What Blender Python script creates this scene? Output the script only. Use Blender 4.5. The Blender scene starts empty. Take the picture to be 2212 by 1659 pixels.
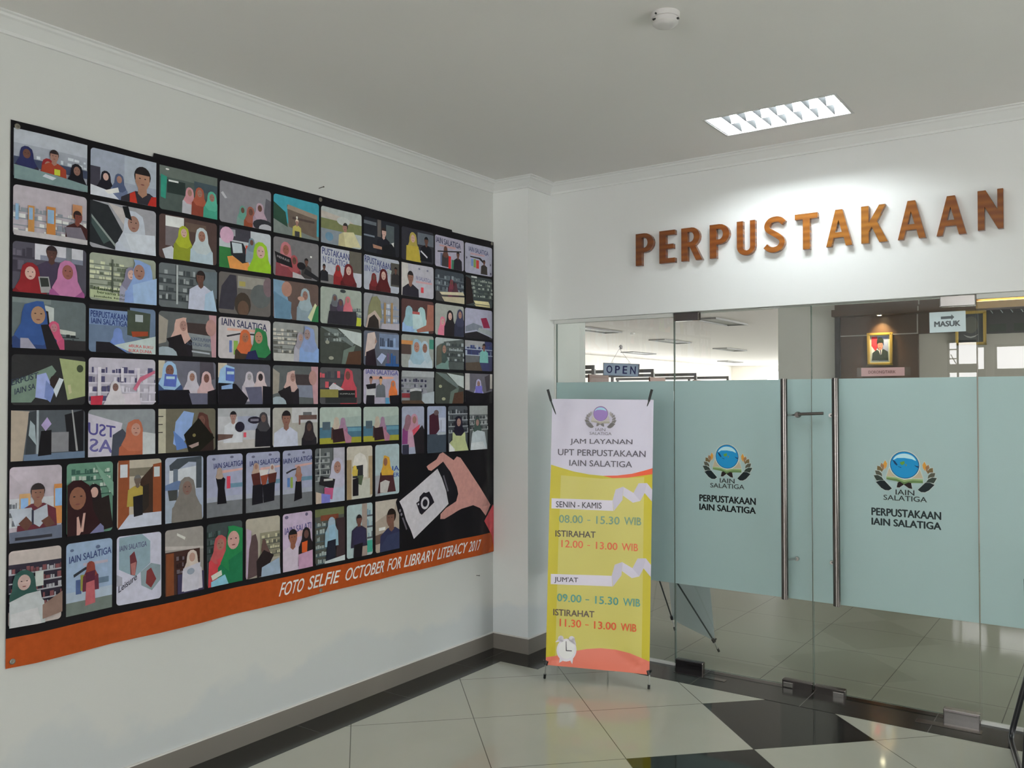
import bpy, bmesh, math, random
from mathutils import Vector, Matrix
from mathutils.geometry import tessellate_polygon
random.seed(7)
S = bpy.context.scene
C = S.collection
# ------------------------------------------------------------------ camera, sky, daylight, exposure
CAM = Vector((3.3145, -4.753, 1.5838))
PITCH, ROLL, YAW, FPX = 0.0179, -0.0005, 0.6137, 1875.25
fw = Vector((-math.sin(YAW)*math.cos(PITCH), math.cos(YAW)*math.cos(PITCH), math.sin(PITCH)))
rt = Vector((math.cos(YAW), math.sin(YAW), 0)); up = rt.cross(fw)
rt2 = rt*math.cos(ROLL)+up*math.sin(ROLL); up2 = -rt*math.sin(ROLL)+up*math.cos(ROLL)
cd = bpy.data.cameras.new('camera'); cam = bpy.data.objects.new('camera', cd); C.objects.link(cam)
m = Matrix.Identity(4)
for i in range(3):
    m[i][0], m[i][1], m[i][2], m[i][3] = rt2[i], up2[i], -fw[i], CAM[i]
cam.matrix_world = m
cd.sensor_width = 36; cd.lens = FPX/2212*36; cd.clip_start = .05; cd.clip_end = 200
S.camera = cam
vs = S.view_settings
S.display_settings.display_device = 'sRGB'
vs.view_transform = 'Standard'; vs.look = 'None'; vs.exposure = 0.0; vs.gamma = 1; vs.use_curve_mapping = False
cy = S.cycles
cy.max_bounces = 9; cy.diffuse_bounces = 5; cy.glossy_bounces = 4; cy.transmission_bounces = 6; cy.transparent_max_bounces = 16
cy.caustics_reflective = False; cy.caustics_refractive = False; cy.sample_clamp_indirect = 8
cy.use_denoising = True
SKY = 12.0
w = bpy.data.worlds.new('sky'); S.world = w; w.use_nodes = True
bg = w.node_tree.nodes['Background']; bg.inputs[0].default_value = (.99, .985, .985, 1); bg.inputs[1].default_value = SKY

def portal(loc, rot, sx, sy):
    l = bpy.data.lights.new('daylight_portal', 'AREA'); l.shape = 'RECTANGLE'; l.size = sx; l.size_y = sy
    l.cycles.is_portal = True
    o = bpy.data.objects.new('daylight_portal', l); C.objects.link(o); o.location = loc; o.rotation_euler = rot
H90 = math.pi/2
YR = -10.8                                   # rear wall of the lobby
XR = 7.0                                     # right wall of the lobby
ZC = 2.975                                   # ceiling
REAR = [(.96, 1.52), (1.64, 2.9), (3.3, 4.7)]  # the last window is unseen, added for more light from behind
SIDE = (-3.3, -1.7, .3, 1.7)                # unseen opening added in the right wall for light  y0 y1 z0 z1
for a, b in REAR:
    portal(((a+b)/2, YR-.1, 1.33), (H90, 0, math.pi), b-a, 2.26)
portal((XR+.1, (SIDE[0]+SIDE[1])/2, (SIDE[2]+SIDE[3])/2), (H90, 0, H90), SIDE[1]-SIDE[0], SIDE[3]-SIDE[2])
HALLX = -10.0
HWIN = [(3+4.2*i, 6.4+4.2*i) for i in range(6)]
RWIN_ADDED = [(1.6, 4.3, .1, 1.8), (7.2, 17.5, .2, 2.7), (18.5, 29, .2, 2.7)]          # unseen openings added in the library's right wall to brighten it
for a, b in HWIN:
    portal((HALLX-.1, (a+b)/2, 1.4), (H90, 0, -H90), b-a, 1.2)

portal((-1, 30.1, 1.5), (H90, 0, 0), 15, 2.4)  # unseen opening added in the library's end wall to light its left wall
for a, b, c, d in RWIN_ADDED:
    portal((8.1, (a+b)/2, (c+d)/2), (H90, 0, H90), b-a, d-c)
# ------------------------------------------------------------------ helpers
def lin1(c):
    return c/12.92 if c <= .04045 else ((c+.055)/1.055)**2.4
def hx(h):
    return tuple(lin1(int(h[i:i+2], 16)/255) for i in (0, 2, 4))
def alb(h, k=1.0):
    return tuple(min(.92, c*k) for c in hx(h))
MATS = {}
def mat(name, col, rough=.5, metal=0., spec=.5, noise=0., nscale=8., emit=None, coat=0.):
    if name in MATS: return MATS[name]
    M = bpy.data.materials.new(name); M.use_nodes = True; MATS[name] = M
    nt = M.node_tree; b = nt.nodes['Principled BSDF']
    if isinstance(col, str): col = hx(col)
    b.inputs['Base Color'].default_value = (*col, 1); b.inputs['Roughness'].default_value = rough
    b.inputs['Metallic'].default_value = metal; b.inputs['Specular IOR Level'].default_value = spec
    b.inputs['Coat Weight'].default_value = coat; b.inputs['Coat Roughness'].default_value = .08
    if emit: b.inputs['Emission Color'].default_value = (*emit[0], 1); b.inputs['Emission Strength'].default_value = emit[1]
    if noise:
        tc = nt.nodes.new('ShaderNodeTexCoord'); n = nt.nodes.new('ShaderNodeTexNoise'); n.inputs['Scale'].default_value = nscale
        mp = nt.nodes.new('ShaderNodeMix'); mp.data_type = 'RGBA'; nt.links.new(tc.outputs['Object'], n.inputs['Vector'])
        mp.inputs[6].default_value = (*[c*(1-noise) for c in col], 1); mp.inputs[7].default_value = (*[min(1, c*(1+noise)) for c in col], 1)
        nt.links.new(n.outputs['Fac'], mp.inputs[0]); nt.links.new(mp.outputs[2], b.inputs['Base Color'])
    return M
class N:                                      # tiny node-graph helper
    def __init__(s, name):
        s.M = bpy.data.materials.new(name); s.M.use_nodes = True; s.t = s.M.node_tree; s.b = s.t.nodes['Principled BSDF']
        s.out = s.t.nodes['Material Output']
    def n(s, kind, **kw):
        q = s.t.nodes.new('ShaderNode'+kind)
        for k, v in kw.items(): setattr(q, k, v)
        return q
    def l(s, a, b): s.t.links.new(a, b)
    def math(s, op, a, b=None, c=None):
        q = s.n('Math', operation=op)
        for i, v in enumerate((a, b, c)):
            if v is None: continue
            if isinstance(v, (int, float)): q.inputs[i].default_value = v
            else: s.l(v, q.inputs[i])
        return q.outputs[0]
    def mix(s, f, a, b):
        q = s.n('Mix', data_type='RGBA')
        for i, v in ((0, f), (6, a), (7, b)):
            if isinstance(v, (int, float)): q.inputs[i].default_value = v
            elif isinstance(v, tuple): q.inputs[i].default_value = (*v, 1)
            else: s.l(v, q.inputs[i])
        return q.outputs[2]

class MB:
    def __init__(s): s.v, s.f, s.m, s.c, s.n = [], [], [], [], []
    def face(s, pts, mi=0, col=None):
        k = len(s.v); s.v += [tuple(p) for p in pts]; s.f.append(tuple(range(k, k+len(pts)))); s.m.append(mi); s.c.append(col)
    def raw(s, vs_, fs, mi=0):
        k = len(s.v); s.v += [tuple(p) for p in vs_]
        for f in fs: s.f.append(tuple(i+k for i in f)); s.m.append(mi); s.c.append(None)
    def box(s, x0, y0, z0, x1, y1, z1, mi=0):
        x0, x1 = sorted((x0, x1)); y0, y1 = sorted((y0, y1)); z0, z1 = sorted((z0, z1))
        p = [(x0,y0,z0),(x1,y0,z0),(x1,y1,z0),(x0,y1,z0),(x0,y0,z1),(x1,y0,z1),(x1,y1,z1),(x0,y1,z1)]
        s.raw(p, [(3,2,1,0),(4,5,6,7),(0,1,5,4),(1,2,6,5),(2,3,7,6),(3,0,4,7)], mi); return s
    def tube(s, pts, r, n=12, mi=0, r2=None):
        pts = [Vector(p) for p in pts]; L = len(pts); rings = []
        t0 = (pts[1]-pts[0]).normalized(); a = t0.orthogonal().normalized()
        for i, p in enumerate(pts):
            t = ((pts[min(i+1, L-1)]-p).normalized()+(p-pts[max(i-1, 0)]).normalized()).normalized() if 0 < i < L-1 else (pts[min(i+1,L-1)]-pts[max(i-1,0)]).normalized()
            a = (a-t*a.dot(t)).normalized(); b = t.cross(a)
            rr = r if r2 is None else r+(r2-r)*i/(L-1)
            rings.append([p+(a*math.cos(2*math.pi*j/n)+b*math.sin(2*math.pi*j/n))*rr for j in range(n)])
        vs_ = [q for R_ in rings for q in R_]; fs = []
        for i in range(L-1):
            for j in range(n): fs.append((i*n+j, i*n+(j+1)%n, (i+1)*n+(j+1)%n, (i+1)*n+j))
        fs.append(tuple(reversed(range(n)))); fs.append(tuple(range((L-1)*n, L*n)))
        s.raw(vs_, fs, mi); return s
    def lathe(s, prof, c, ax=2, n=28, mi=0):
        vs_, fs = [], []
        for r, h in prof:
            for j in range(n):
                q = [math.cos(2*math.pi*j/n)*r, math.sin(2*math.pi*j/n)*r]; q.insert(ax, h); vs_.append(tuple(q[i]+c[i] for i in range(3)))
        for i in range(len(prof)-1):
            for j in range(n): fs.append((i*n+j, i*n+(j+1)%n, (i+1)*n+(j+1)%n, (i+1)*n+j))
        fs.append(tuple(range(n))); fs.append(tuple(range((len(prof)-1)*n, len(prof)*n)))
        s.raw(vs_, fs, mi); return s
    def build(s, name, mats, parent=None, smooth=False, bevel=0., off=None):
        me = bpy.data.meshes.new(name)
        o = off if off is not None else (parent_world(parent) if parent else Vector((0, 0, 0)))
        me.from_pydata([(p[0]-o[0], p[1]-o[1], p[2]-o[2]) for p in s.v], [], s.f)
        for M in (mats if isinstance(mats, list) else [mats]): me.materials.append(M)
        me.polygons.foreach_set('material_index', s.m)
        if any(c is not None for c in s.c):
            at = me.color_attributes.new('print', 'FLOAT_COLOR', 'CORNER'); k = 0
            for f, c in zip(s.f, s.c):
                for _ in f: at.data[k].color = (*(c or (0, 0, 0)), 1); k += 1
        elif not s.n:
            bm = bmesh.new(); bm.from_mesh(me); bmesh.ops.remove_doubles(bm, verts=bm.verts, dist=1e-5)
            bmesh.ops.recalc_face_normals(bm, faces=bm.faces); bm.to_mesh(me); bm.free()
        if s.n and len(s.n) == len(s.v):
            me.polygons.foreach_set('use_smooth', [True]*len(me.polygons)); me.normals_split_custom_set_from_vertices(s.n); smooth = False
        ob = bpy.data.objects.new(name, me); C.objects.link(ob)
        if parent: ob.parent = parent
        else: ob.location = o
        if smooth:
            me.polygons.foreach_set('use_smooth', [True]*len(me.polygons))
            if smooth != 'all': me.set_sharp_from_angle(angle=math.radians(38))
        if bevel:
            b = ob.modifiers.new('edge', 'BEVEL'); b.width = bevel; b.segments = 2; b.limit_method = 'ANGLE'
        return ob
WORLD = {}
def parent_world(p):
    while p is not None:
        if p.name in WORLD: return WORLD[p.name]
        p = p.parent
    return Vector((0, 0, 0))
def tag(o, label, cat, group=None, kind=None):
    o['label'] = label; o['category'] = cat
    if group: o['group'] = group
    if kind: o['kind'] = kind
    return o
def thing(name, loc, label=None, cat=None, group=None, kind=None):
    o = bpy.data.objects.new(name, None); C.objects.link(o); o.location = loc; WORLD[o.name] = Vector(loc); o.empty_display_size = .1
    if label: tag(o, label, cat, group, kind)
    elif kind: o['kind'] = kind
    return o
def struct(mb, name, mats, **kw):
    o = mb.build(name, mats, **kw); o['kind'] = 'structure'; return o

# text as triangles in a unit box: returns list of triangles [(x,y)*3] scaled into x0..x1, y0..y1
TXT = {}
def text_tris(s, bold=0., shear=0.):
    key = (s, bold, shear)
    if key in TXT: return TXT[key]
    cu = bpy.data.curves.new('lettering', 'FONT'); cu.body = s; cu.shear = shear; cu.resolution_u = 3
    o = bpy.data.objects.new('lettering', cu); C.objects.link(o)
    dg = bpy.context.evaluated_depsgraph_get(); dg.update(); me = bpy.data.meshes.new_from_object(o.evaluated_get(dg))
    me.calc_loop_triangles(); V = [(v.co.x, v.co.y) for v in me.vertices]
    T = [[V[i] for i in t.vertices] for t in me.loop_triangles]
    xs = [p[0] for p in V]; ys = [p[1] for p in V]; x0, x1, y0, y1 = min(xs), max(xs), min(ys), max(ys)
    if bold:                                  # heavier strokes: the same outline laid down again a little to each side
        T = [[(x+dx*bold, y+dy*bold) for x, y in t] for dx, dy in ((-1, 0), (1, 0), (0, -.6), (0, .6), (0, 0)) for t in T]; x0 -= bold; x1 += bold; y0 -= .6*bold; y1 += .6*bold
    T = [[((x-x0)/(x1-x0), (y-y0)/(y1-y0)) for x, y in t] for t in T]
    bpy.data.objects.remove(o); bpy.data.curves.remove(cu); bpy.data.meshes.remove(me)
    TXT[key] = T; return T
def tri(poly):
    P = [Vector((x, y, 0)) for x, y in poly]
    if len(poly) == 3: return [list(poly)]
    return [[poly[i] for i in t] for t in tessellate_polygon([P])]
def clip(poly, x0, x1, y0, y1):
    for ax, lim, sg in ((0, x0, 1), (0, x1, -1), (1, y0, 1), (1, y1, -1)):
        if all(sg*(p[ax]-lim) >= -1e-9 for p in poly): continue
        out = []
        for i, p in enumerate(poly):
            q = poly[i-1]; dp, dq = sg*(p[ax]-lim), sg*(q[ax]-lim)
            if (dp >= 0) != (dq >= 0):
                t = dq/(dq-dp); out.append((q[0]+(p[0]-q[0])*t, q[1]+(p[1]-q[1])*t))
            if dp >= 0: out.append(p)
        poly = out
        if len(poly) < 3: return []
    return poly
def ell(cx, cy_, rx, ry, n=18, a0=0, a1=360):
    return [(cx+rx*math.cos(math.radians(a0+(a1-a0)*i/n)), cy_+ry*math.sin(math.radians(a0+(a1-a0)*i/n))) for i in range(n + (a1-a0 != 360))]
def rrect(x0, y0, x1, y1, r, n=4):
    out = []
    for cx, cy_, a in ((x1-r, y1-r, 0), (x0+r, y1-r, 90), (x0+r, y0+r, 180), (x1-r, y0+r, 270)):
        out += [(cx+r*math.cos(math.radians(a+90*i/n)), cy_+r*math.sin(math.radians(a+90*i/n))) for i in range(n+1)]
    return out
class Sheet:                                  # a soft sheet: u,v -> point, folds given at grid nodes, everything printed on it follows
    def __init__(s, O, U, V, W, H, cell, fold):
        s.O, s.U, s.V = Vector(O), Vector(U).normalized(), Vector(V).normalized(); s.Nn = s.U.cross(s.V).normalized()
        s.W, s.H, s.cell, s.fold, s.nodes = W, H, cell, fold, {}
    def node(s, i, j):
        if (i, j) not in s.nodes: s.nodes[i, j] = s.fold(i*s.cell, j*s.cell)
        return s.nodes[i, j]
    def pt(s, u, v, h=0., half=None):
        a, b = u/s.cell, v/s.cell; i, j = math.floor(a+1e-9), math.floor(b+1e-9)
        if half: i, j = half[0], half[1]
        a -= i; b -= j; lower = a >= b if half is None else half[2]
        d0, d3 = s.node(i, j), s.node(i+1, j+1)
        if lower: d1 = s.node(i+1, j); d = d0+a*(d1-d0)+b*(d3-d1)
        else: d1 = s.node(i, j+1); d = d0+b*(d1-d0)+a*(d3-d1)
        return s.O+s.U*u+s.V*v+s.Nn*(d+h)
    def nrm(s, u, v, e=.004):
        return (s.Nn-s.U*((s.fold(u+e, v)-s.fold(u-e, v))/(2*e))-s.V*((s.fold(u, v+e)-s.fold(u, v-e))/(2*e))).normalized()
    def put(s, mb, tris, h, col=None, mi=0, win=None):
        c = s.cell
        for t in tris:
            if win:
                t = clip(t, *win)
                if len(t) < 3: continue
            i0, i1 = math.floor(min(p[0] for p in t)/c+1e-7), math.ceil(max(p[0] for p in t)/c-1e-7)
            j0, j1 = math.floor(min(p[1] for p in t)/c+1e-7), math.ceil(max(p[1] for p in t)/c-1e-7)
            for i in range(i0, max(i1, i0+1)):
                for j in range(j0, max(j1, j0+1)):
                    q0 = clip(t, i*c, (i+1)*c, j*c, (j+1)*c) if (i1-i0 > 1 or j1-j0 > 1) else t
                    if len(q0) < 3: continue
                    for lower in (True, False):       # each cell is two flat facets, so printed layers never cross
                        sg = 1 if lower else -1; q = []
                        for k, e in enumerate(q0):
                            f = q0[k-1]; de, df = sg*((e[0]-i*c)-(e[1]-j*c)), sg*((f[0]-i*c)-(f[1]-j*c))
                            if (de > 1e-12 and df < -1e-12) or (de < -1e-12 and df > 1e-12):
                                w_ = df/(df-de); q.append((f[0]+(e[0]-f[0])*w_, f[1]+(e[1]-f[1])*w_))
                            if de >= -1e-12: q.append(e)
                        if len(q) < 3: continue
                        ar = sum(q[k-1][0]*q[k][1]-q[k][0]*q[k-1][1] for k in range(len(q)))
                        if abs(ar) < 1e-10: continue
                        if ar < 0: q = q[::-1]
                        mb.face([s.pt(u, v, h, (i, j, lower)) for u, v in q], mi, col)
                        while len(mb.n) < len(mb.v)-len(q): mb.n.append((0, 0, 1))
                        mb.n += [s.nrm(u, v) for u, v in q]
def sweep(mb, path, prof, closed=False):      # profile (d = distance into the room, z) along a plan path, mitred corners
    P = [Vector(p) for p in path]; L = len(P); rows = []
    for i in range(L):
        ds = []
        if i > 0: ds.append((P[i]-P[i-1]).normalized())
        if i < L-1: ds.append((P[i+1]-P[i]).normalized())
        ns = [Vector((d.y, -d.x)) for d in ds]
        n = ns[0] if len(ns) == 1 else (ns[0]+ns[1])/(1+ns[0].dot(ns[1]))
        rows.append([(P[i].x+n.x*d, P[i].y+n.y*d, z) for d, z in prof])
    k = len(prof); vs_ = [q for r in rows for q in r]; fs = []
    for i in range(L-1):
        for j in range(k-1): fs.append((i*k+j, i*k+j+1, (i+1)*k+j+1, (i+1)*k+j))
    fs.append(tuple(range(k))); fs.append(tuple(range((L-1)*k, L*k)))
    mb.raw(vs_, fs); return mb

# ------------------------------------------------------------------ materials
def wall_mat(name, col, stain=True):
    g = N(name); tc = g.n('TexCoord'); n = g.n('TexNoise'); n.inputs['Scale'].default_value = 1.6; n.inputs['Detail'].default_value = 5
    g.l(tc.outputs['Object'], n.inputs['Vector'])
    c = g.mix(n.outputs['Fac'], tuple(v*.97 for v in col), tuple(min(1, v*1.02) for v in col))
    if stain:                                 # damp patches with an edge of their own, low on the wall
        sx = g.n('SeparateXYZ'); g.l(tc.outputs['Object'], sx.inputs[0])
        n2 = g.n('TexNoise'); n2.inputs['Scale'].default_value = 2.2; n2.inputs['Detail'].default_value = 6; g.l(tc.outputs['Object'], n2.inputs['Vector'])
        top = g.math('ADD', g.math('MULTIPLY', n2.outputs['Fac'], .62), .0)
        mr = g.n('MapRange'); g.l(g.math('SUBTRACT', top, sx.outputs['Z']), mr.inputs[0]); mr.inputs[1].default_value = -.0; mr.inputs[2].default_value = .07
        mr.inputs[3].default_value = 0; mr.inputs[4].default_value = .55
        c = g.mix(mr.outputs[0], c, tuple(v*k for v, k in zip(col, (.83, .88, .95))))
    g.l(c, g.b.inputs['Base Color']); g.b.inputs['Roughness'].default_value = .75; g.b.inputs['Specular IOR Level'].default_value = .25
    return g.M
M_WALL = wall_mat('white_wall_paint', (.70, .71, .69))
M_WALL2 = mat('white_plaster', (.76, .77, .76), .8, spec=.2, noise=.02, nscale=2)
M_CEIL = mat('ceiling_paint', (.77, .755, .735), .85, spec=.1, noise=.02, nscale=1.5)
M_HALL = mat('hall_wall_paint', (.90, .86, .82), .8, spec=.2, noise=.02, nscale=2)
M_GREYW = mat('grey_partition_paint', (.70, .70, .67), .7, spec=.2, noise=.03)
M_BEIGE = mat('beige_partition_paint', (.50, .47, .42), .7, spec=.2, noise=.03)
M_SKIRT = mat('taupe_skirting_tile', (.235, .215, .19), .22, spec=.45, noise=.05, nscale=5)
M_GROUT = mat('white_grout', (.72, .71, .68), .8)
M_CHROME = mat('polished_chrome', (.62, .60, .60), .12, 1.)
M_DCHROME = mat('dark_chrome', (.20, .18, .18), .14, 1.)
M_STEEL = mat('brushed_steel', (.17, .157, .148), .22, 1.)
M_BLACK = mat('black_plastic', (.012, .013, .013), .35)
M_POLE = mat('grey_green_pole', (.03, .045, .04), .4)
M_ALU = mat('aluminium', (.55, .56, .55), .35, .9)
M_BROWN = mat('dark_brown_laminate', (.070, .036, .021), .4, noise=.15, nscale=6)
M_GOLD = mat('gold_frame', (.62, .42, .10), .35, .6)
M_PAPER = mat('white_paper', (.66, .72, .75), .7)
M_INK = mat('dark_ink', (.02, .022, .025), .6)
def floor_mat():
    g = N('beige_polished_tile_floor'); tc = g.n('TexCoord'); sx = g.n('SeparateXYZ'); g.l(tc.outputs['Object'], sx.inputs[0])
    TU, TV, s2 = 1.0801, -.8869, .6*math.sqrt(2)
    a = g.math('SUBTRACT', sx.outputs['X'], TU); b = g.math('SUBTRACT', sx.outputs['Y'], TV)
    i = g.math('DIVIDE', g.math('ADD', a, b), s2); j = g.math('DIVIDE', g.math('SUBTRACT', a, b), s2)
    def line(q, wd=.0022):
        f = g.math('FRACT', g.math('ADD', q, .5)); return g.math('LESS_THAN', g.math('ABSOLUTE', g.math('SUBTRACT', f, .5)), wd/.6)
    ln = g.math('MAXIMUM', line(i), line(j))
    blk = g.math('COMPARE', g.math('ADD', g.math('FLOOR', i), g.math('FLOOR', j)), 1.0, .1)
    n = g.n('TexNoise'); n.inputs['Scale'].default_value = 3; n.inputs['Detail'].default_value = 4; g.l(tc.outputs['Object'], n.inputs['Vector'])
    c = g.mix(n.outputs['Fac'], (.50, .50, .42), (.57, .57, .49)); c = g.mix(ln, c, (.16, .16, .13)); c = g.mix(blk, c, (.016, .016, .015))
    g.l(c, g.b.inputs['Base Color']); g.b.inputs['Roughness'].default_value = .06; g.b.inputs['Specular IOR Level'].default_value = .5
    return g.M
def hall_floor_mat():
    g = N('library_tile_floor'); tc = g.n('TexCoord'); sx = g.n('SeparateXYZ'); g.l(tc.outputs['Object'], sx.inputs[0])
    def line(q, o):
        f = g.math('FRACT', g.math('ADD', g.math('DIVIDE', g.math('SUBTRACT', q, o), .6), .5)); return g.math('LESS_THAN', g.math('ABSOLUTE', g.math('SUBTRACT', f, .5)), .004)
    ln = g.math('MAXIMUM', line(sx.outputs['X'], 1.61), line(sx.outputs['Y'], .38))
    c = g.mix(ln, (.355, .375, .30), (.12, .125, .10)); g.l(c, g.b.inputs['Base Color']); g.b.inputs['Roughness'].default_value = .3; g.b.inputs['Specular IOR Level'].default_value = .15
    return g.M
def granite_mat():
    g = N('black_granite_border'); tc = g.n('TexCoord'); n = g.n('TexNoise'); n.inputs['Scale'].default_value = 60; g.l(tc.outputs['Object'], n.inputs['Vector'])
    sx = g.n('SeparateXYZ'); g.l(tc.outputs['Object'], sx.inputs[0])
    def line(q, o):
        f = g.math('FRACT', g.math('ADD', g.math('DIVIDE', g.math('SUBTRACT', q, o), .605), .5)); return g.math('LESS_THAN', g.math('ABSOLUTE', g.math('SUBTRACT', f, .5)), .003)
    nearleft = g.math('LESS_THAN', sx.outputs['Y'], -.55)
    ln = g.math('MAXIMUM', g.math('MULTIPLY', line(sx.outputs['Y'], -.672), nearleft), g.math('MULTIPLY', line(sx.outputs['X'], 1.325), g.math('SUBTRACT', 1, nearleft)))
    c = g.mix(n.outputs['Fac'], (.012, .012, .011), (.024, .024, .022)); c = g.mix(ln, c, (.12, .12, .11))
    g.l(c, g.b.inputs['Base Color']); g.b.inputs['Roughness'].default_value = .16; return g.M
def glass_mat(name='clear_glass', tint=(.945, .968, .955)):
    g = N(name); t = g.t; t.nodes.remove(g.b)
    tr = g.n('BsdfTransparent'); tr.inputs[0].default_value = (*tint, 1); gl = g.n('BsdfGlossy'); gl.inputs['Roughness'].default_value = 0.0
    fr = g.n('Fresnel'); fr.inputs[0].default_value = 1.5; mx = g.n('MixShader'); ge = g.n('NewGeometry')
    # both surfaces of the thin pane are taken together where a ray enters; leaving rays pass straight on
    g.l(g.math('MINIMUM', g.math('MULTIPLY', g.math('MULTIPLY', fr.outputs[0], 1.85), g.math('SUBTRACT', 1, ge.outputs['Backfacing'])), .95), mx.inputs[0]); g.l(tr.outputs[0], mx.inputs[1]); g.l(gl.outputs[0], mx.inputs[2])
    g.l(mx.outputs[0], g.out.inputs[0]); return g.M
def frost_mat():
    g = N('frosted_film'); tr = g.n('BsdfTranslucent'); tr.inputs[0].default_value = (.76, .89, .89, 1)
    g.b.inputs['Base Color'].default_value = (.54, .69, .69, 1); g.b.inputs['Roughness'].default_value = .42; g.b.inputs['Specular IOR Level'].default_value = .35
    mx = g.n('MixShader'); mx.inputs[0].default_value = .42; g.l(g.b.outputs[0], mx.inputs[1]); g.l(tr.outputs[0], mx.inputs[2]); g.l(mx.outputs[0], g.out.inputs[0]); return g.M
def print_mat(name, rough, spec, grain=0.):
    g = N(name); a = g.n('Attribute', attribute_name='print'); c = a.outputs['Color']
    if grain:                                 # coarse print grain
        tc = g.n('TexCoord'); n = g.n('TexNoise'); n.inputs['Scale'].default_value = 38; n.inputs['Detail'].default_value = 4; g.l(tc.outputs['Object'], n.inputs['Vector'])
        hv = g.n('HueSaturation'); hv.inputs['Saturation'].default_value = 1.0; g.l(g.math('ADD', g.math('MULTIPLY', n.outputs['Fac'], grain*2), 1-grain), hv.inputs['Value']); g.l(c, hv.inputs['Color']); c = hv.outputs[0]
    g.l(c, g.b.inputs['Base Color'])
    g.b.inputs['Roughness'].default_value = rough; g.b.inputs['Specular IOR Level'].default_value = spec; return g.M
def wood_mat():
    g = N('varnished_teak'); tc = g.n('TexCoord'); mp = g.n('Mapping'); mp.inputs['Scale'].default_value = (1, 1, 3.2); g.l(tc.outputs['Object'], mp.inputs[0])
    wv = g.n('TexWave', bands_direction='Z'); wv.inputs['Scale'].default_value = 2.6; wv.inputs['Distortion'].default_value = 7; wv.inputs['Detail'].default_value = 3; g.l(mp.outputs[0], wv.inputs[0])
    n = g.n('TexNoise'); n.inputs['Scale'].default_value = 2.5; g.l(tc.outputs['Object'], n.inputs['Vector'])
    c = g.mix(wv.outputs['Fac'], (.21, .060, .009), (.31, .100, .015)); c2 = g.mix(g.math('MULTIPLY', n.outputs['Fac'], .5), c, (.15, .042, .007))
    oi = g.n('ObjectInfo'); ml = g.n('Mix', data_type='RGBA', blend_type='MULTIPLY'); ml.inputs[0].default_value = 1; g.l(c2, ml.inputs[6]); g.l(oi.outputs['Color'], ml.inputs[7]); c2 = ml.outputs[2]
    g.l(c2, g.b.inputs['Base Color']); g.b.inputs['Roughness'].default_value = .25; g.b.inputs['Coat Weight'].default_value = .35; g.b.inputs['Coat Roughness'].default_value = .12; return g.M
M_FLOOR, M_HFLOOR, M_GRANITE, M_GLASS, M_FROST = floor_mat(), hall_floor_mat(), granite_mat(), glass_mat(), frost_mat()
M_EDGE = mat('glass_edge', (.10, .16, .14), .2)
M_VINYL = print_mat('printed_vinyl', .45, .14, .20); M_CLOTH = print_mat('printed_banner_cloth', .38, .35); M_DECAL = print_mat('printed_decal', .6, .2)
M_WOOD = wood_mat()

# ------------------------------------------------------------------ the room
TH = .2
PX, PY = .27, -.26                            # corner pillar: right face, front face
GY = .055                                     # front face of the glass
ZL = 2.10                                     # underside of the wall over the glass
struct(MB().box(-4.5, YR-TH, -.1, XR+TH, GY+.03, 0), 'floor', M_FLOOR)
struct(MB().box(HALLX-TH, GY+.03, -.1, 8, 30.2, -.001), 'floor_library', M_HFLOOR)
struct(MB().box(-TH, YR, 0, 0, .45, ZC+.1), 'wall_left', M_WALL)
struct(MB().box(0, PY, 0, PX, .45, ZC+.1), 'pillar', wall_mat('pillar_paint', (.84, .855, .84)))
struct(MB().box(PX, 0, ZL, XR+TH, .15, ZC+.1), 'wall_back', M_WALL2)
rw = MB(); xs = [0]+[q for ab in REAR for q in ab]+[XR]
for i in range(0, len(xs), 2): rw.box(xs[i], YR-TH, 0, xs[i+1], YR, ZC+.1)
for a, b in REAR: rw.box(a, YR-TH, 0, b, YR, .2); rw.box(a, YR-TH, 2.46, b, YR, ZC+.1)
struct(rw, 'wall_rear', M_WALL)
y0, y1, z0, z1 = SIDE
struct(MB().box(XR, YR, 0, XR+TH, y0, ZC+.1).box(XR, y1, 0, XR+TH, .15, ZC+.1).box(XR, y0, 0, XR+TH, y1, z0).box(XR, y0, z1, XR+TH, y1, ZC+.1), 'wall_right', M_WALL)
LX0, LX1, LY0, LY1 = 1.625, 2.25, -.69, -.385       # recess of the ceiling lamp
struct(MB().box(-TH, YR, ZC, LX0, .15, ZC+.12).box(LX1, YR, ZC, XR+TH, .15, ZC+.12).box(LX0, YR, ZC, LX1, LY0, ZC+.12).box(LX0, LY1, ZC, LX1, .15, ZC+.12), 'ceiling', M_CEIL)
ZH = 2.95
struct(MB().box(HALLX-TH, .15, ZH, 8, 30.2, ZH+.1), 'ceiling_library', mat('hall_ceiling_paint', (.62, .575, .57), .85, spec=.1))
hw = MB(); ys = [.15]+[q for ab in HWIN for q in ab]+[30]
for i in range(0, len(ys), 2): hw.box(HALLX-TH, ys[i], 0, HALLX, ys[i+1], ZH)
for a, b in HWIN: hw.box(HALLX-TH, a, 0, HALLX, b, .8); hw.box(HALLX-TH, a, 2.0, HALLX, b, ZH)
struct(hw, 'wall_library_left', M_HALL)
struct(MB().box(HALLX-TH, 30, 0, -8.5, 30.2, ZH).box(6.5, 30, 0, 8, 30.2, ZH).box(-8.5, 30, 0, 6.5, 30.2, .3).box(-8.5, 30, 2.7, 6.5, 30.2, ZH), 'wall_library_rear', M_HALL)
hw = MB(); ys = [.15]+[q for r in RWIN_ADDED for q in r[:2]]+[30.2]
for i in range(0, len(ys), 2): hw.box(8, ys[i], 0, 8.2, ys[i+1], ZH)
for a, b, c, d in RWIN_ADDED: hw.box(8, a, 0, 8.2, b, c); hw.box(8, a, d, 8.2, b, ZH)
struct(hw, 'wall_library_right', M_HALL)
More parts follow.
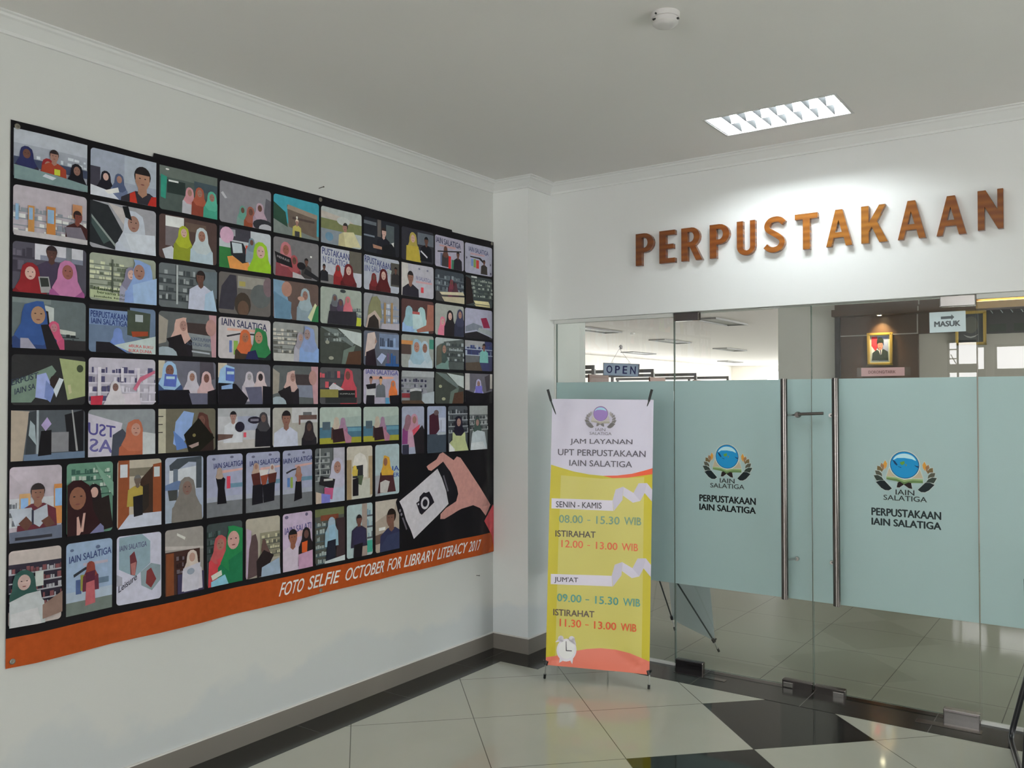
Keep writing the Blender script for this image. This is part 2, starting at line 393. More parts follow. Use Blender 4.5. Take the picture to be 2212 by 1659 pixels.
struct(MB().box(HALLX, .15, 0, -TH, .3, ZH), 'wall_library_front', M_HALL)
struct(MB().box(-.2, 6, 0, .50, 6.3, ZH), 'wall_partition', M_GREYW)
struct(MB().box(.50, 6.03, 0, 8, 6.3, ZH), 'wall_reception', M_BEIGE)
# windows of the rear wall: frames, bars and the ornamental grille
M_WFRAME = mat('window_frame', (.10, .10, .10), .5)
for k, (a, b) in enumerate(REAR):
    f = MB(); d0, d1 = YR-.12, YR-.06
    for z in (.2, .95, 1.93, 2.42): f.box(a, d0, z, b, d1, z+(.14 if z == 1.93 else .04))
    for x in (a, b-.03): f.box(x, d0, .2, x+.03, d1, 2.46)
    if k == 0:
        f.box(a+.14, d0, .2, a+.165, d1, 2.46)
        for zz in (1.2, 1.6, 2.15, 2.3): f.box(a, d0, zz, a+.15, d1, zz+.018)
        for q in range(3): f.tube([(a+.02, YR-.09, 1.05+q*.45), (a+.13, YR-.09, 1.17+q*.45)], .007, 6).tube([(a+.13, YR-.09, 1.17+q*.45), (a+.05, YR-.09, 1.33+q*.45)], .007, 6)
    o = struct(f, 'window_%d' % (k+3), M_WFRAME)
o = struct(MB().box(XR+.06, y0, z0, XR+.12, y0+.05, z1).box(XR+.06, y1-.05, z0, XR+.12, y1, z1).box(XR+.06, -2.52, z0, XR+.12, -2.48, z1).box(XR+.06, y0, z0, XR+.12, y1, z0+.05).box(XR+.06, y0, z1-.05, XR+.12, y1, z1), 'window_7', M_WFRAME)  # frame of the added side opening
# cornice, skirting, granite border
path = [(0, YR), (0, PY), (PX, PY), (PX, 0), (XR, 0)]
struct(sweep(MB(), path, [(0, ZC-.062), (.012, ZC-.062), (.014, ZC-.05), (.022, ZC-.044), (.05, ZC-.020), (.062, ZC-.016), (.066, ZC-.008), (.078, ZC-.006), (.078, ZC), (0, ZC)]), 'trim_1', M_WALL2)
spath = [(0, YR), (0, PY), (PX, PY), (PX, GY)]
sk = struct(sweep(MB(), spath, [(0, 0), (.011, 0), (.011, .095), (0, .095)]), 'baseboard_left', M_SKIRT)
gr = sweep(MB(), spath, [(0, .095), (.011, .095), (.009, .099), (0, .101)]).build('grout_line', M_GROUT, sk)
struct(sweep(MB(), [(0, YR), (0, PY), (PX, PY), (PX, 0.0)], [(0, .0), (0.0, .0012), (.216, .0012), (.216, .0)]), 'trim_2', M_GRANITE)
struct(MB().box(PX+.216, -.216, 0, XR, GY+.03, .0012), 'trim_3', M_GRANITE)

# ------------------------------------------------------------------ glass front
def gx(x): return 3.3145+(x-3.3145)*(4.753+GY)/4.753     # a point read off at the wall plane, moved back to the glass plane
def gz(z): return 1.5838+(z-1.5838)*(4.753+GY)/4.753
FB, FT = gz(.5018), gz(1.6933)
GT = .012
J1, J2, J3 = gx(1.141), gx(1.941), gx(2.735)
ZT = ZL+.02
M_GASKET = mat('white_channel', (.72, .73, .70), .6)
def pane(parent, x0, x1, zb, zt, gap=.003):
    p = MB(); x0 += gap; x1 -= gap
    p.box(x0, GY, zb, x1, GY+GT, zt)
    o = p.build('glass_pane', [M_GLASS, M_EDGE], parent)
    for f in o.data.polygons: f.material_index = 0 if abs(f.normal.y) > .5 else 1
    fm = MB().box(x0, GY-.0012, FB, x1, GY-.0003, FT).build('frosted_film', M_FROST, parent); fm['label'] = 'matte pale green privacy film'
s1 = thing('window_1', (PX+.02, GY, 0), kind='structure'); tag(s1, 'fixed glass sidelight between the corner pillar and the left glass door', 'window')
pane(s1, PX+.012, J1, .012, ZT)
MB().box(PX+.002, GY-.006, .012, PX+.012, GY+.02, ZT).build('side_channel', M_GASKET, s1)
MB().box(PX+.002, GY-.008, .0, J1, GY+.022, .013).build('bottom_channel', M_GASKET, s1)
MB().box(PX+.002, GY-.012, ZL-.022, J1, GY+.024, ZL+.03).build('top_channel', M_GASKET, s1)
s2 = thing('window_2', (J3, GY, 0), kind='structure'); tag(s2, 'fixed glass sidelight right of the two glass doors', 'window')
pane(s2, J3, 6.9, .012, ZT)
MB().box(J3, GY-.008, 0, 6.9, GY+.022, .013).build('bottom_channel', M_GASKET, s2)
MB().box(J3, GY-.012, ZL-.022, 6.9, GY+.024, ZL+.03).build('top_channel', M_GASKET, s2)

def emblem_shapes(k=1.0, grey=False):
    """list of (colour, polygon) in globe radii, centre of the globe at the origin, white rim first"""
    def P(s): 
        q = [float(v) for v in s.split()]; return [((q[i]-787)/262, -(q[i+1]-455)/262) for i in range(0, len(q), 2)]
    L = ['435 375 470 440 460 500 425 555 415 510 395 460', '365 430 415 480 410 550 385 590 375 530 345 490', '290 490 345 505 385 560 380 610 345 580 285 575',
         '248 585 320 590 370 640 380 700 330 670 265 660', '222 680 300 672 370 710 410 770 340 768 278 782 252 740', '262 810 340 775 420 775 490 850 555 920 500 960 430 960 360 920']
    col = ['c28b3d', '8a6a4e', '6b5a3c', '4f5044', '333c36', '1b2326']
    if grey: col = ['9a9494', '8b8585', '7d7777', '726d6d', '6a6565', '625e5e']
    book = P('505 530 455 690 640 690 775 730 910 705 1110 700 1060 540'); edge = P('455 690 640 700 775 742 930 712 1110 715 1110 790 930 795 775 832 640 775 455 748')
    st1 = P('640 895 660 800 700 780 775 830 690 895'); st2 = P('775 840 775 830 850 790 900 795 920 910 860 900')
    out = []
    def grow(p, r):
        cx = sum(a for a, _ in p)/len(p); cy_ = sum(b for _, b in p)/len(p)
        return [(a+(a-cx)/max(1e-6, math.hypot(a-cx, b-cy_))*r, b+(b-cy_)/max(1e-6, math.hypot(a-cx, b-cy_))*r) for a, b in p]
    leaves = [(P(s), c) for s, c in zip(L, col)]; leaves += [([(-a, b) for a, b in p][::-1], c) for p, c in leaves]
    if not grey:
        for p in [q for q, _ in leaves]+[edge, st1, st2, book]: out.append(('c6d0cc', grow(p, .05)))
    out.append(('b0a58c' if not grey else 'b5ada8', book)); out.append(('5f7a4c' if not grey else '9a948a', edge)); 
    out.append(('8fa673' if not grey else 'aaa498', P('455 690 640 700 775 742 930 712 1110 715 1110 745 930 745 775 785 640 730 455 715')))
    out += [('241c1c' if not grey else '6b6566', st1), ('241c1c' if not grey else '6b6566', st2)]
    out += [(c, p) for p, c in leaves]
    out += [('c6d0cc' if not grey else 'c9c4cc', ell(0, 0, 1.06, 1.06, 32)), ('1c4a73' if not grey else '6a5a7c', ell(0, 0, 1, 1, 32)), ('1f84b8' if not grey else '8d6fb0', ell(0, 0, .95, .95, 32))]
    out.append(('a9cfe0' if not grey else '9cc4dc', [(.80*math.cos(math.radians(a)), .22+.62*math.sin(math.radians(a))) for a in range(10, 171, 10)]+[(-.5, .5), (0, .52), (.5, .45)]))
    if not grey:
        out += [('16375c', P('560 350 620 390 660 450 650 475 610 440')), ('16375c', P('665 480 735 505 720 512 680 495')), ('5b8f3a', P('705 405 785 378 790 430 745 460 715 440')), ('8a8a3a', P('800 430 830 450 815 480')), ('16375c', P('960 445 1000 465 1040 470 1035 500 990 480'))]
    return out
def decal(parent, name, items, org, sx, y, step=.00012, k=1.0, mirror=None):
    mb = MB()
    for i, (c, polys) in enumerate(items):
        for ti, t in enumerate(polys):
            a = sum(t[q-1][0]*t[q][1]-t[q][0]*t[q-1][1] for q in range(len(t)))
            if a < 0: t = t[::-1]
            mb.face([(org[0]+p[0]*sx, y-i*step-ti*3e-7, org[1]+p[1]*sx) for p in t], 0, alb(c, k) if isinstance(c, str) else c)
    return mb.build(name, M_DECAL, parent)
def fit(tris, x0, y0, x1, y1): return [[(x0+(x1-x0)*a, y0+(y1-y0)*b) for a, b in t] for t in tris]
def emblem(parent, cx, cz, R):
    items = [(c, tri(p)) for c, p in emblem_shapes()]
    items.append(('9aa8a6', fit(text_tris('IAIN', .03), -.65, -2.23, .68, -1.8)+fit(text_tris('SALATIGA', .03), -1.5, -2.68, 1.52, -2.25)))
    items += [('141a1c', [])]*4
    items.append(('141a1c', fit(text_tris('IAIN'), -.62, -2.2, .65, -1.84)+fit(text_tris('SALATIGA'), -1.46, -2.64, 1.48, -2.28)))
    decal(parent, 'emblem', items, (cx, cz), R, GY-.0016, k=1.35)
def door(name, x0, x1, hinge, label):
    d = thing(name, (hinge, GY, 0), kind='structure'); tag(d, label, 'door')
    pane(d, x0, x1, .012, ZL-.004)
    return d
d1 = door('door_1', J1, J2, J1, 'left frosted glass door leaf with steel pull bar and round latch knob')
d2 = door('door_2', J2, J3, J3, 'right frosted glass door leaf with steel pull bar and larger emblem')
def patch(parent, x0, z0, x1, z1, M, name, cyl=None):
    o = MB().box(gx(x0), GY-.014, gz(z0), gx(x1), GY+.026, gz(z1)).build(name, M, parent, bevel=.004)
    if cyl:
        MB().box(gx(cyl[0]), GY-.019, gz(z0)+.014, gx(cyl[1]), GY-.014, gz(z1)-.014).build('lock_cover', M_CHROME, o, bevel=.002)
    return o
patch(d1, 1.146, 2.045, 1.300, 2.098, M_DCHROME, 'top_patch_fitting'); patch(d1, 1.147, .013, 1.316, .063, M_DCHROME, 'bottom_patch_fitting')
patch(d1, 1.775, .008, 1.938, .062, M_DCHROME, 'bottom_lock', (1.783, 1.835))
patch(d2, 1.944, .004, 2.106, .058, M_DCHROME, 'bottom_lock', (2.045, 2.098))
patch(d2, 2.574, 2.040, 2.732, 2.096, M_CHROME, 'top_patch_fitting'); patch(d2, 2.571, .012, 2.732, .063, M_CHROME, 'bottom_patch_fitting')
def pull(parent, x, fx):
    z0, z1 = .498, 1.697; h = MB(); y = GY-.075
    h.tube([(x, y, z0), (x, y, z1)], .0185, 24)
    o = h.build('pull_handle', M_STEEL, parent, smooth=True)
    for z in (.711, 1.498):
        MB().tube([(x, y, z), (fx, GY-.006, z)], .006, 10).lathe([(.011, -.012), (.013, -.004), (.013, 0)], (fx, GY-.002, z), ax=1, n=16).build('standoff', M_CHROME, o, smooth=True)
    for z in (.711, .905, 1.10, 1.30, 1.498): MB().tube([(x, y, z-.0012), (x, y, z+.0012)], .0189, 24).build('joint_ring', M_DCHROME, o, smooth=True)
pull(d1, 1.797, 1.842); pull(d2, 2.071, 2.030)
lb = MB().lathe([(.013, -.03), (.017, -.022), (.017, -.006), (.012, 0)], (1.855, GY-.002, 1.500), ax=1, n=20).tube([(1.86, GY-.03, 1.503), (1.995, GY-.03, 1.509)], .0085, 12).build('latch_lever', M_DCHROME, d1, smooth=True)
EMB = [(d1, 1.466, 1.2585, .0688, 1.296, 1.631, 1.034, .944), (d2, 2.404, 1.2515, .0695, 2.242, 2.570, 1.026, .936)]
for d, x, z, r, t0, t1, zt_, zb_ in EMB:
    emblem(d, gx(x), gz(z), r)
    X0, X1, ZT_, ZB_ = gx(t0), gx(t1), gz(zt_), gz(zb_); hh = ZT_-ZB_
    it = [('15191b' if d is d1 else '2a3436', fit(text_tris('PERPUSTAKAAN', .040), X0, ZB_+.55*hh, X1, ZT_)+fit(text_tris('IAIN SALATIGA', .040), X0, ZB_, X1, ZB_+.42*hh))]
    decal(d, 'lettering', it, (0, 0), 1, GY-.0016, k=1.2)
d2.rotation_euler.x = .0040
for k, (a, b) in enumerate(((1.16, 1.47), (2.46, 2.75))):
    o = MB().box(a, -.07 if k == 0 else -.105, .0012, b, -.03 if k == 0 else -.05, .0035).build('floor_hinge_plate', M_DCHROME, bevel=.001)
    tag(o, ('brushed steel floor hinge plate under the left door pivot', 'brushed steel floor hinge plate under the right door pivot')[k], 'hinge plate', 'floor hinge plates at the glass doors')
# ------------------------------------------------------------------ wooden letters over the doors
LET = [('P', .905, 1.023), ('E', 1.061, 1.162), ('R', 1.202, 1.333), ('P', 1.378, 1.496), ('U', 1.539, 1.645), ('S', 1.688, 1.818), ('T', 1.865, 1.987), ('A', 2.03, 2.164), ('K', 2.208, 2.338), ('A', 2.385, 2.516), ('A', 2.564, 2.697), ('N', 2.746, 2.855)]
WHICH = ['first letter of the word, P', 'second letter, E', 'third letter, R', 'fourth letter, P between R and U', 'fifth letter, U', 'sixth letter, S', 'seventh letter, T', 'eighth letter, A between T and K', 'ninth letter, K', 'tenth letter, A just after K', 'eleventh letter, A just before N', 'last letter, N']
def bowl(x, y0, y1, r, n=10): 
    cy_, ry = (y0+y1)/2, (y1-y0)/2
    return [(x+r*math.sin(math.pi*k/n), cy_-ry*math.cos(math.pi*k/n)) for k in range(n+1)]
def s_glyph():
    sp = [(.90, .80), (.76, .895), (.54, .925), (.31, .885), (.185, .765), (.23, .645), (.42, .555), (.62, .465), (.80, .355), (.815, .23), (.68, .115), (.46, .075), (.26, .11), (.11, .20)]
    P = []
    for i in range(len(sp)-1):
        q = [sp[max(0, i-1)], sp[i], sp[i+1], sp[min(len(sp)-1, i+2)]]
        for k in range(4):
            t = k/4; P.append(tuple(.5*(2*q[1][d]+(q[2][d]-q[0][d])*t+(2*q[0][d]-5*q[1][d]+4*q[2][d]-q[3][d])*t*t+(3*q[1][d]-q[0][d]-3*q[2][d]+q[3][d])*t**3) for d in (0, 1)))
    P.append(sp[-1]); L, R = [], []
    for i, c in enumerate(P):
        a, b = P[max(0, i-1)], P[min(len(P)-1, i+1)]; dx, dy = (b[0]-a[0])*.13, (b[1]-a[1])*.194; l = math.hypot(dx, dy); w_ = .0150
        L.append((c[0]-dy/l*w_/.13, c[1]+dx/l*w_/.194)); R.append((c[0]+dy/l*w_/.13, c[1]-dx/l*w_/.194))
    return [L+R[::-1]]
GLY = {'P': [[(0, 0), (.34, 0), (.34, .40)]+bowl(.48, .40, 1, .52)+[(0, 1)], [(.34, .55)]+bowl(.47, .55, .86, .20)+[(.34, .86)]],
 'R': [[(0, 0), (.30, 0), (.30, .42), (.40, .42), (.70, 0), (1, 0), (.66, .46)]+bowl(.50, .44, 1, .38)[2:]+[(0, 1)], [(.30, .57)]+bowl(.42, .57, .87, .18)+[(.30, .87)]],
 'E': [[(0, 0), (1, 0), (1, .15), (.42, .15), (.42, .43), (.90, .43), (.90, .58), (.42, .58), (.42, .85), (1, .85), (1, 1), (0, 1)]],
 'U': [[(0, 1)]+[(.5-.5*math.cos(math.pi*k/14), .27-.27*math.sin(math.pi*k/14)) for k in range(15)]+[(1, 1), (.72, 1)]+[(.53+.19*math.cos(math.pi*k/10), .25-.11*math.sin(math.pi*k/10)) for k in range(11)]+[(.34, 1)]],
 'S': s_glyph(), 'T': [[(0, 1), (0, .845), (.35, .845), (.35, 0), (.66, 0), (.66, .845), (1, .845), (1, 1)]],
 'A': [[(0, 0), (.20, 0), (.29, .235), (.67, .235), (.75, 0), (1, 0), (.63, 1), (.36, 1)], [(.355, .385), (.60, .385), (.475, .72)]],
 'K': [[(0, 0), (.29, 0), (.29, .30), (.40, .43), (.68, 0), (1, 0), (.60, .56), (.92, 1), (.68, 1), (.29, .55), (.29, 1), (0, 1)]],
 'N': [[(0, 0), (.27, 0), (.27, .58), (.79, 0), (1, 0), (1, 1), (.77, 1), (.77, .50), (.32, 1), (0, 1)]]}
def wood_letter(ch, x0, x1, z0, z1, yb, yf, label, tone):
    ox = (x0+x1)/2; loops = [[(x0+(x1-x0)*a-ox, (z1-z0)*b) for a, b in l] for l in GLY[ch]]
    flat = [q for l in loops for q in l]; T = tessellate_polygon([[Vector((a, b, 0)) for a, b in l] for l in loops])
    n = len(flat); V = [(a, yf, b) for a, b in flat]+[(a, yb, b) for a, b in flat]; F = []
    for t in T: F += [tuple(t), tuple(i+n for i in reversed(t))]
    k = 0
    for l in loops:
        for i in range(len(l)): a, b = k+i, k+(i+1) % len(l); F.append((a, b, b+n, a+n))
        k += len(l)
    me = bpy.data.meshes.new('wooden_letter'); me.from_pydata(V, [], F)
    bm = bmesh.new(); bm.from_mesh(me); bmesh.ops.recalc_face_normals(bm, faces=bm.faces); bmesh.ops.dissolve_limit(bm, angle_limit=.01, verts=bm.verts, edges=bm.edges); bm.to_mesh(me); bm.free()
    me.materials.append(M_WOOD)
    o = bpy.data.objects.new('wooden_letter', me); o.color = (*tone, 1); C.objects.link(o); o.location = (ox, 0, z0)
    b = o.modifiers.new('edge', 'BEVEL'); b.width = .0012; b.segments = 2; b.limit_method = 'ANGLE'; b.angle_limit = 1
    tag(o, label, 'letter', 'varnished wooden letters over the glass doors')
TONE = [(.72, .60, .5)]*2+[(.82, .72, .6)]*2+[(.92, .85, .7), (1.05, 1.1, .9), (1.15, 1.35, 1.3), (1.2, 1.45, 1.2), (1.2, 1.5, 1.2), (1.02, 1.08, .9), (.90, .88, .8), (.86, .82, .75)]   # boards differ, red-brown to yellow teak; the lamplit middle is also painted brighter
for (ch, a, b), wv, tn in zip(LET, WHICH, TONE):
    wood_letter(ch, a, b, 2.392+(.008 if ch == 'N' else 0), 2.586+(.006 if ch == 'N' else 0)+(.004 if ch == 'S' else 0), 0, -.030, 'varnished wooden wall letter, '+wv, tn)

# ------------------------------------------------------------------ ceiling lamp and smoke detectors
M_REFL = mat('white_reflector', (.80, .82, .82), .4); M_BLADE = mat('smoked_louvre', (.020, .021, .022), .5, spec=.1); M_RIM = mat('lamp_rim', (.55, .55, .54), .4)
M_TUBE = mat('lit_tube', (.9, .95, 1), .5, emit=((.92, .985, 1.0), 150)); 
lp = thing('ceiling_light', ((LX0+LX1)/2, (LY0+LY1)/2, ZC), 'lit recessed louvred ceiling light in front of the wooden letters', 'ceiling light')
rim = MB(); t = .012
for a in ((LX0-t, LY0-t, LX1+t, LY0), (LX0-t, LY1, LX1+t, LY1+t), (LX0-t, LY0, LX0, LY1), (LX1, LY0, LX1+t, LY1)): rim.box(a[0], a[1], ZC-.004, a[2], a[3], ZC)
rim.build('rim', M_RIM, lp)
hs = MB(); zt = ZC+.095
hs.box(LX0, LY0, zt, LX1, LY1, zt+.005).box(LX0, LY0, ZC, LX0+.004, LY1, zt).box(LX1-.004, LY0, ZC, LX1, LY1, zt).box(LX0, LY0, ZC, LX1, LY0+.004, zt).box(LX0, LY1-.004, ZC, LX1, LY1, zt)
hs.build('housing', M_REFL, lp)
ymid = (LY0+LY1)/2
rf = MB()
for ya, yb_ in ((LY0+.004, ymid), (ymid, LY1-.004)):
    prof = [(ya+(yb_-ya)*q/8, ZC+.004+.085*math.sin(math.pi*q/8)) for q in range(9)]
    for (p, z), (p2, z2) in zip(prof, prof[1:]): rf.face([(LX0+.004, p, z), (LX1-.004, p, z), (LX1-.004, p2, z2), (LX0+.004, p2, z2)])
rf.build('reflector', M_REFL, lp, smooth=True)
for k, yc in enumerate(((LY0+ymid)/2, (LY1+ymid)/2)):
    MB().tube([(LX0+.02, yc, ZC+.046), (LX1-.02, yc, ZC+.046)], .013, 14).build('tube', M_TUBE, lp, smooth=True)
for i in range(1, 8):
    xx = LX0+(LX1-LX0)*i/8
    for ya, yb_ in ((LY0+.004, ymid), (ymid, LY1-.004)):
        lv = MB(); p = [(ya, ZC+.003), (yb_, ZC+.003)]+[(yb_+(ya-yb_)*q/6, ZC+.006+.026*math.sin(math.pi*q/6)) for q in range(7)]
        th = lambda b: .0012+.012*(b-ZC-.003)/.028
        lv.raw([(xx-th(b), a, b) for a, b in p]+[(xx+th(b), a, b) for a, b in p], [tuple(range(len(p))), tuple(range(len(p), 2*len(p)))]+[(q, (q+1) % len(p), (q+1) % len(p)+len(p), q+len(p)) for q in range(len(p))])
        lv.build('louvre_blade', M_BLADE, lp)
M_DET = mat('detector_plastic', (.66, .64, .63), .45)
def detector(loc, label):
    d = thing('smoke_detector', loc, label, 'smoke detector', 'smoke detectors')
    x, y, z = loc
    MB().lathe([(.052, 0), (.052, -.006), (.050, -.018), (.046, -.019)], (x, y, z), n=36).build('base', M_DET, d, smooth=True)
    MB().lathe([(.046, -.019), (.047, -.022), (.046, -.036), (.038, -.043), (.024, -.046), (.001, -.046)], (x, y, z), n=36).build('sensor_head', M_DET, d, smooth=True)
    MB().lathe([(.0035, -.0), (.0035, -.004)], (x-.012, y-.051, z-.014), ax=1, n=10).build('indicator', M_BLACK, d)
    for a in (0, 2.1, 4.2): MB().box(x+.047*math.cos(a)-.006, y+.047*math.sin(a)-.004, z-.031, x+.047*math.cos(a)+.006, y+.047*math.sin(a)+.004, z-.026).build('vent_slot', M_BLACK, d)
detector((1.977, -1.893, ZC), 'white smoke detector on the ceiling left of the lit lamp')
detector((-4.903, 11.2, ZH), 'small smoke detector on the library ceiling above the OPEN sign')

# ------------------------------------------------------------------ signs on the glass
YF = GY-.002
hook = thing('suction_hook', (gx(.787), YF, gz(1.906)), 'clear suction hook on the left sidelight holding up the OPEN sign', 'hook')
hx_, hz_ = gx(.787), gz(1.906)
MB().lathe([(.014, 0), (.011, -.004), (.005, -.008), (.004, -.012)], (hx_, YF, hz_), ax=1, n=20).build('suction_cup', mat('clear_rubber', (.45, .42, .42), .15), hook, smooth=True)
MB().tube([(hx_, YF-.010, hz_-.004), (hx_, YF-.016, hz_-.012), (hx_, YF-.020, hz_-.011), (hx_, YF-.021, hz_-.004)], .0022, 8).build('hook_wire', M_CHROME, hook)
OC = [(gx(a), gz(b)) for a, b in ((.670, 1.8125), (.9175, 1.7985), (.9115, 1.7205), (.668, 1.7345))]
os_ = thing('open_sign', ((OC[0][0]+OC[1][0])/2, YF, OC[0][1]), 'pale blue OPEN sign hanging by a string on the left sidelight', 'sign')
def quadpt(q, a, b):
    return tuple((q[3][i]*(1-a)+q[2][i]*a)*(1-b)+(q[0][i]*(1-a)+q[1][i]*a)*b for i in (0, 1))
def quad_slab(mb, q, y0, y1, a0=0, b0=0, a1=1, b1=1):
    P = [quadpt(q, a, b) for a, b in ((a0, b0), (a1, b0), (a1, b1), (a0, b1))]
    mb.raw([(x, y0, z) for x, z in P]+[(x, y1, z) for x, z in P], [(0, 1, 2, 3), (7, 6, 5, 4), (0, 4, 5, 1), (1, 5, 6, 2), (2, 6, 7, 3), (3, 7, 4, 0)])
mb = MB(); quad_slab(mb, OC, YF-.004, YF-.0085, .012, .03, .988, .97); mb.build('board', mat('pale_blue_acrylic', (.36, .45, .56), .35), os_)
mb = MB()
for a in ((0, 0, 1, .03), (0, .97, 1, 1), (0, 0, .012, 1), (.988, 0, 1, 1)): quad_slab(mb, OC, YF-.003, YF-.011, *a)
mb.build('border', mat('sign_border', (.09, .10, .13), .4), os_)
mb = MB()
for ch, a, b in (('O', .09, .26), ('P', .335, .475), ('E', .55, .68), ('N', .76, .915)):
    for ti, t in enumerate(fit(text_tris(ch, .025), a, .19, b, .81)): mb.face([(quadpt(OC, *p)[0], YF-.0090-ti*1e-6, quadpt(OC, *p)[1]) for p in t])
mb.build('lettering', mat('navy_letters', (.018, .022, .10), .5), os_)
mb = MB()
for a in (.245, .725):
    p = quadpt(OC, a, 1.0); top = (hx_, YF-.018, hz_-.010)
    mb.tube([top, (p[0], YF-.008, p[1]+.012)], .0011, 6)
    mb.tube([(p[0]+.006*math.cos(q*.7854), YF-.008, p[1]+.005+.006*math.sin(q*.7854)) for q in range(9)], .0011, 6)
mb.build('string', mat('grey_string', (.30, .30, .29), .6), os_)
def paper_sign(name, q, col, label, cat, items, y):
    o = thing(name, (q[3][0], y, q[3][1]), label, cat)
    mb = MB(); quad_slab(mb, q, y, y-.0008); mb.build('sheet', mat(name+'_paper', col, .6, noise=.03, nscale=20), o)
    mb = MB()
    for ti, t in enumerate(items): mb.face([(quadpt(q, *p)[0], y-.0010-ti*1e-6, quadpt(q, *p)[1]) for p in t])
    return o, mb
q = [(gx(a), gz(b)) for a, b in ((2.524, 2.018), (2.686, 2.018), (2.687, 1.917), (2.525, 1.916))]
arrow = tri([(.32, .64), (.61, .645), (.61, .57), (.69, .72), (.61, .86), (.61, .78), (.32, .77)])
o, mb = paper_sign('entrance_sign', q, (.62, .70, .74), 'white MASUK paper sign with arrow taped high on the right glass door', 'sign', arrow+fit(text_tris('MASUK', .05), .13, .27, .86, .55), YF-.001)
mb.build('lettering', mat('sign_grey_ink', (.075, .085, .10), .6), o)
q = [(gx(a), gz(b)) for a, b in ((2.197, 1.748), (2.407, 1.747), (2.407, 1.704), (2.197, 1.7035))]
o, mb = paper_sign('push_pull_label', q, (.55, .32, .32), 'pink DORONG/TARIK paper strip taped above the frosted film of the right door', 'label', fit(text_tris('DORONG/TARIK', .012), .17, .3, .80, .66), YF-.001)
mb.build('lettering', mat('brown_ink', (.16, .06, .06), .6), o)
M_TAPE = glass_mat('clear_tape', (.90, .88, .86))
for a, b in ((-.10, .03), (.97, 1.13)):
    mb = MB(); quad_slab(mb, q, YF-.0012, YF-.0016, a, -.02, b, 1.02); mb.build('tape', M_TAPE, o)

# ------------------------------------------------------------------ sled-base chair at the right edge, its near corner in view
M_TUBEB = mat('black_tube', (.010, .011, .014), .3, spec=.5)
ch = thing('sled_base_chair', (3.18, -.42, 0), 'black tubular sled base chair cut off by the right edge', 'chair')
def arc(pts, r=.05, n=5):
    P = [Vector(p) for p in pts]; out = [P[0]]
    for i in range(1, len(P)-1):
        a = P[i]+(P[i-1]-P[i]).normalized()*r; b = P[i]+(P[i+1]-P[i]).normalized()*r
        out += [(1-t)**2*a+2*t*(1-t)*P[i]+t*t*b for t in (k/n for k in range(n+1))]
    return out+[P[-1]]
R_ = .0125
for sx_ in (0, 1):
    X = lambda x: x if sx_ == 0 else 6.36-x
    MB().tube(arc([(X(2.975), -.13, .47), (X(2.868), -.115, R_+.001), (X(2.965), -.62, R_+.001), (X(2.99), -.60, .44), (X(2.99), -.16, .45)], .06), R_, 14).build('sled_frame', M_TUBEB, ch, smooth=True)
MB().box(2.97, -.64, .45, 3.39, -.14, .49).build('seat', mat('black_upholstery', (.015, .015, .016), .7), ch, bevel=.015)
for X in (2.99, 3.37): MB().tube([(X, -.62, .44), (X, -.66, .60), (X, -.70, .86)], R_, 12).build('back_support', M_TUBEB, ch, smooth=True)
MB().box(2.98, -.71, .60, 3.38, -.675, .88).build('backrest', MATS['black_upholstery'], ch, bevel=.012)
M_NAIL = mat('rusty_nail', (.10, .09, .08), .5, .6)
o = MB().tube([(0, -1.742, 2.652), (.030, -1.738, 2.656)], .0018, 8).lathe([(.004, 0), (.004, .0015)], (.030, -1.738, 2.656), ax=0, n=10).build('nail', M_NAIL)
tag(o, 'bare nail in the wall above the middle of the photo banner', 'nail', 'nails in the left wall')
o = MB().tube([(0, -.435, .486), (.022, -.435, .488)], .0016, 8).lathe([(.004, 0), (.004, .0015)], (.022, -.435, .488), ax=0, n=10).build('nail', M_NAIL)
tag(o, 'bare nail in the wall under the right end of the photo banner', 'nail', 'nails in the left wall')

# ------------------------------------------------------------------ X-stand banners
def x_stand(root, BL, BR, TL, TR, hub, feet, pole_mat):
    """poles from the hub to the four corners, clips, feet"""
    hub = Vector(hub)
    MB().lathe([(.001, -.02), (.022, -.02), (.025, 0), (.022, .02), (.001, .02)], hub, ax=1, n=18).build('hub', M_BLACK, root, smooth=True)
    for P, F, nm in ((TL, None, 'upper_pole'), (TR, None, 'upper_pole'), (BL, feet[0], 'lower_pole'), (BR, feet[1], 'lower_pole')):
        P = Vector(P); d = (P-hub).normalized()
        MB().tube([hub, P], .0065, 12, r2=.0045).build(nm, pole_mat, root, smooth=True)
        if F is None:
            tip = P+Vector((d.x, d.y, 0)).normalized()*.014+Vector((0, 0, .056))
            MB().tube([P-d*.012, P+Vector((0, 0, .006)), tip], .0065, 10, r2=.0075).build('end_clip', M_BLACK, root, smooth=True)
        else:
            F = Vector(F); e = (F-P)
            c = MB().tube([P-d*.02, P+e*.06], .011, 10); side = Vector((d.x, d.y, 0)).normalized()
            c.tube([P, P+side*.012+Vector((0, 0, .022))], .005, 8); c.build('end_clip', M_BLACK, root, smooth=True)
            MB().tube([P, P+e*.85], .0042, 10).build('foot_rod', M_ALU, root, smooth=True)
            MB().tube([P+e*.72, F], .0075, 12).build('rubber_foot', M_BLACK, root, smooth=True)
FBL, FBR, FTL, FTR = Vector((.633, -.617, .088)), Vector((1.182, -.424, .082)), Vector((.604, -.522, 1.586)), Vector((1.141, -.328, 1.584))
bx = thing('standing_banner', ((FBL.x+FBR.x)/2, (FBL.y+FBR.y)/2, 0), 'yellow and white opening hours banner on an X stand before the glass', 'banner', 'X stand banners')
U = (FBR-FBL); V = ((FTL+FTR)-(FBL+FBR))/2; BW, BH = U.length, V.length; V = V-U.normalized()*V.dot(U.normalized())
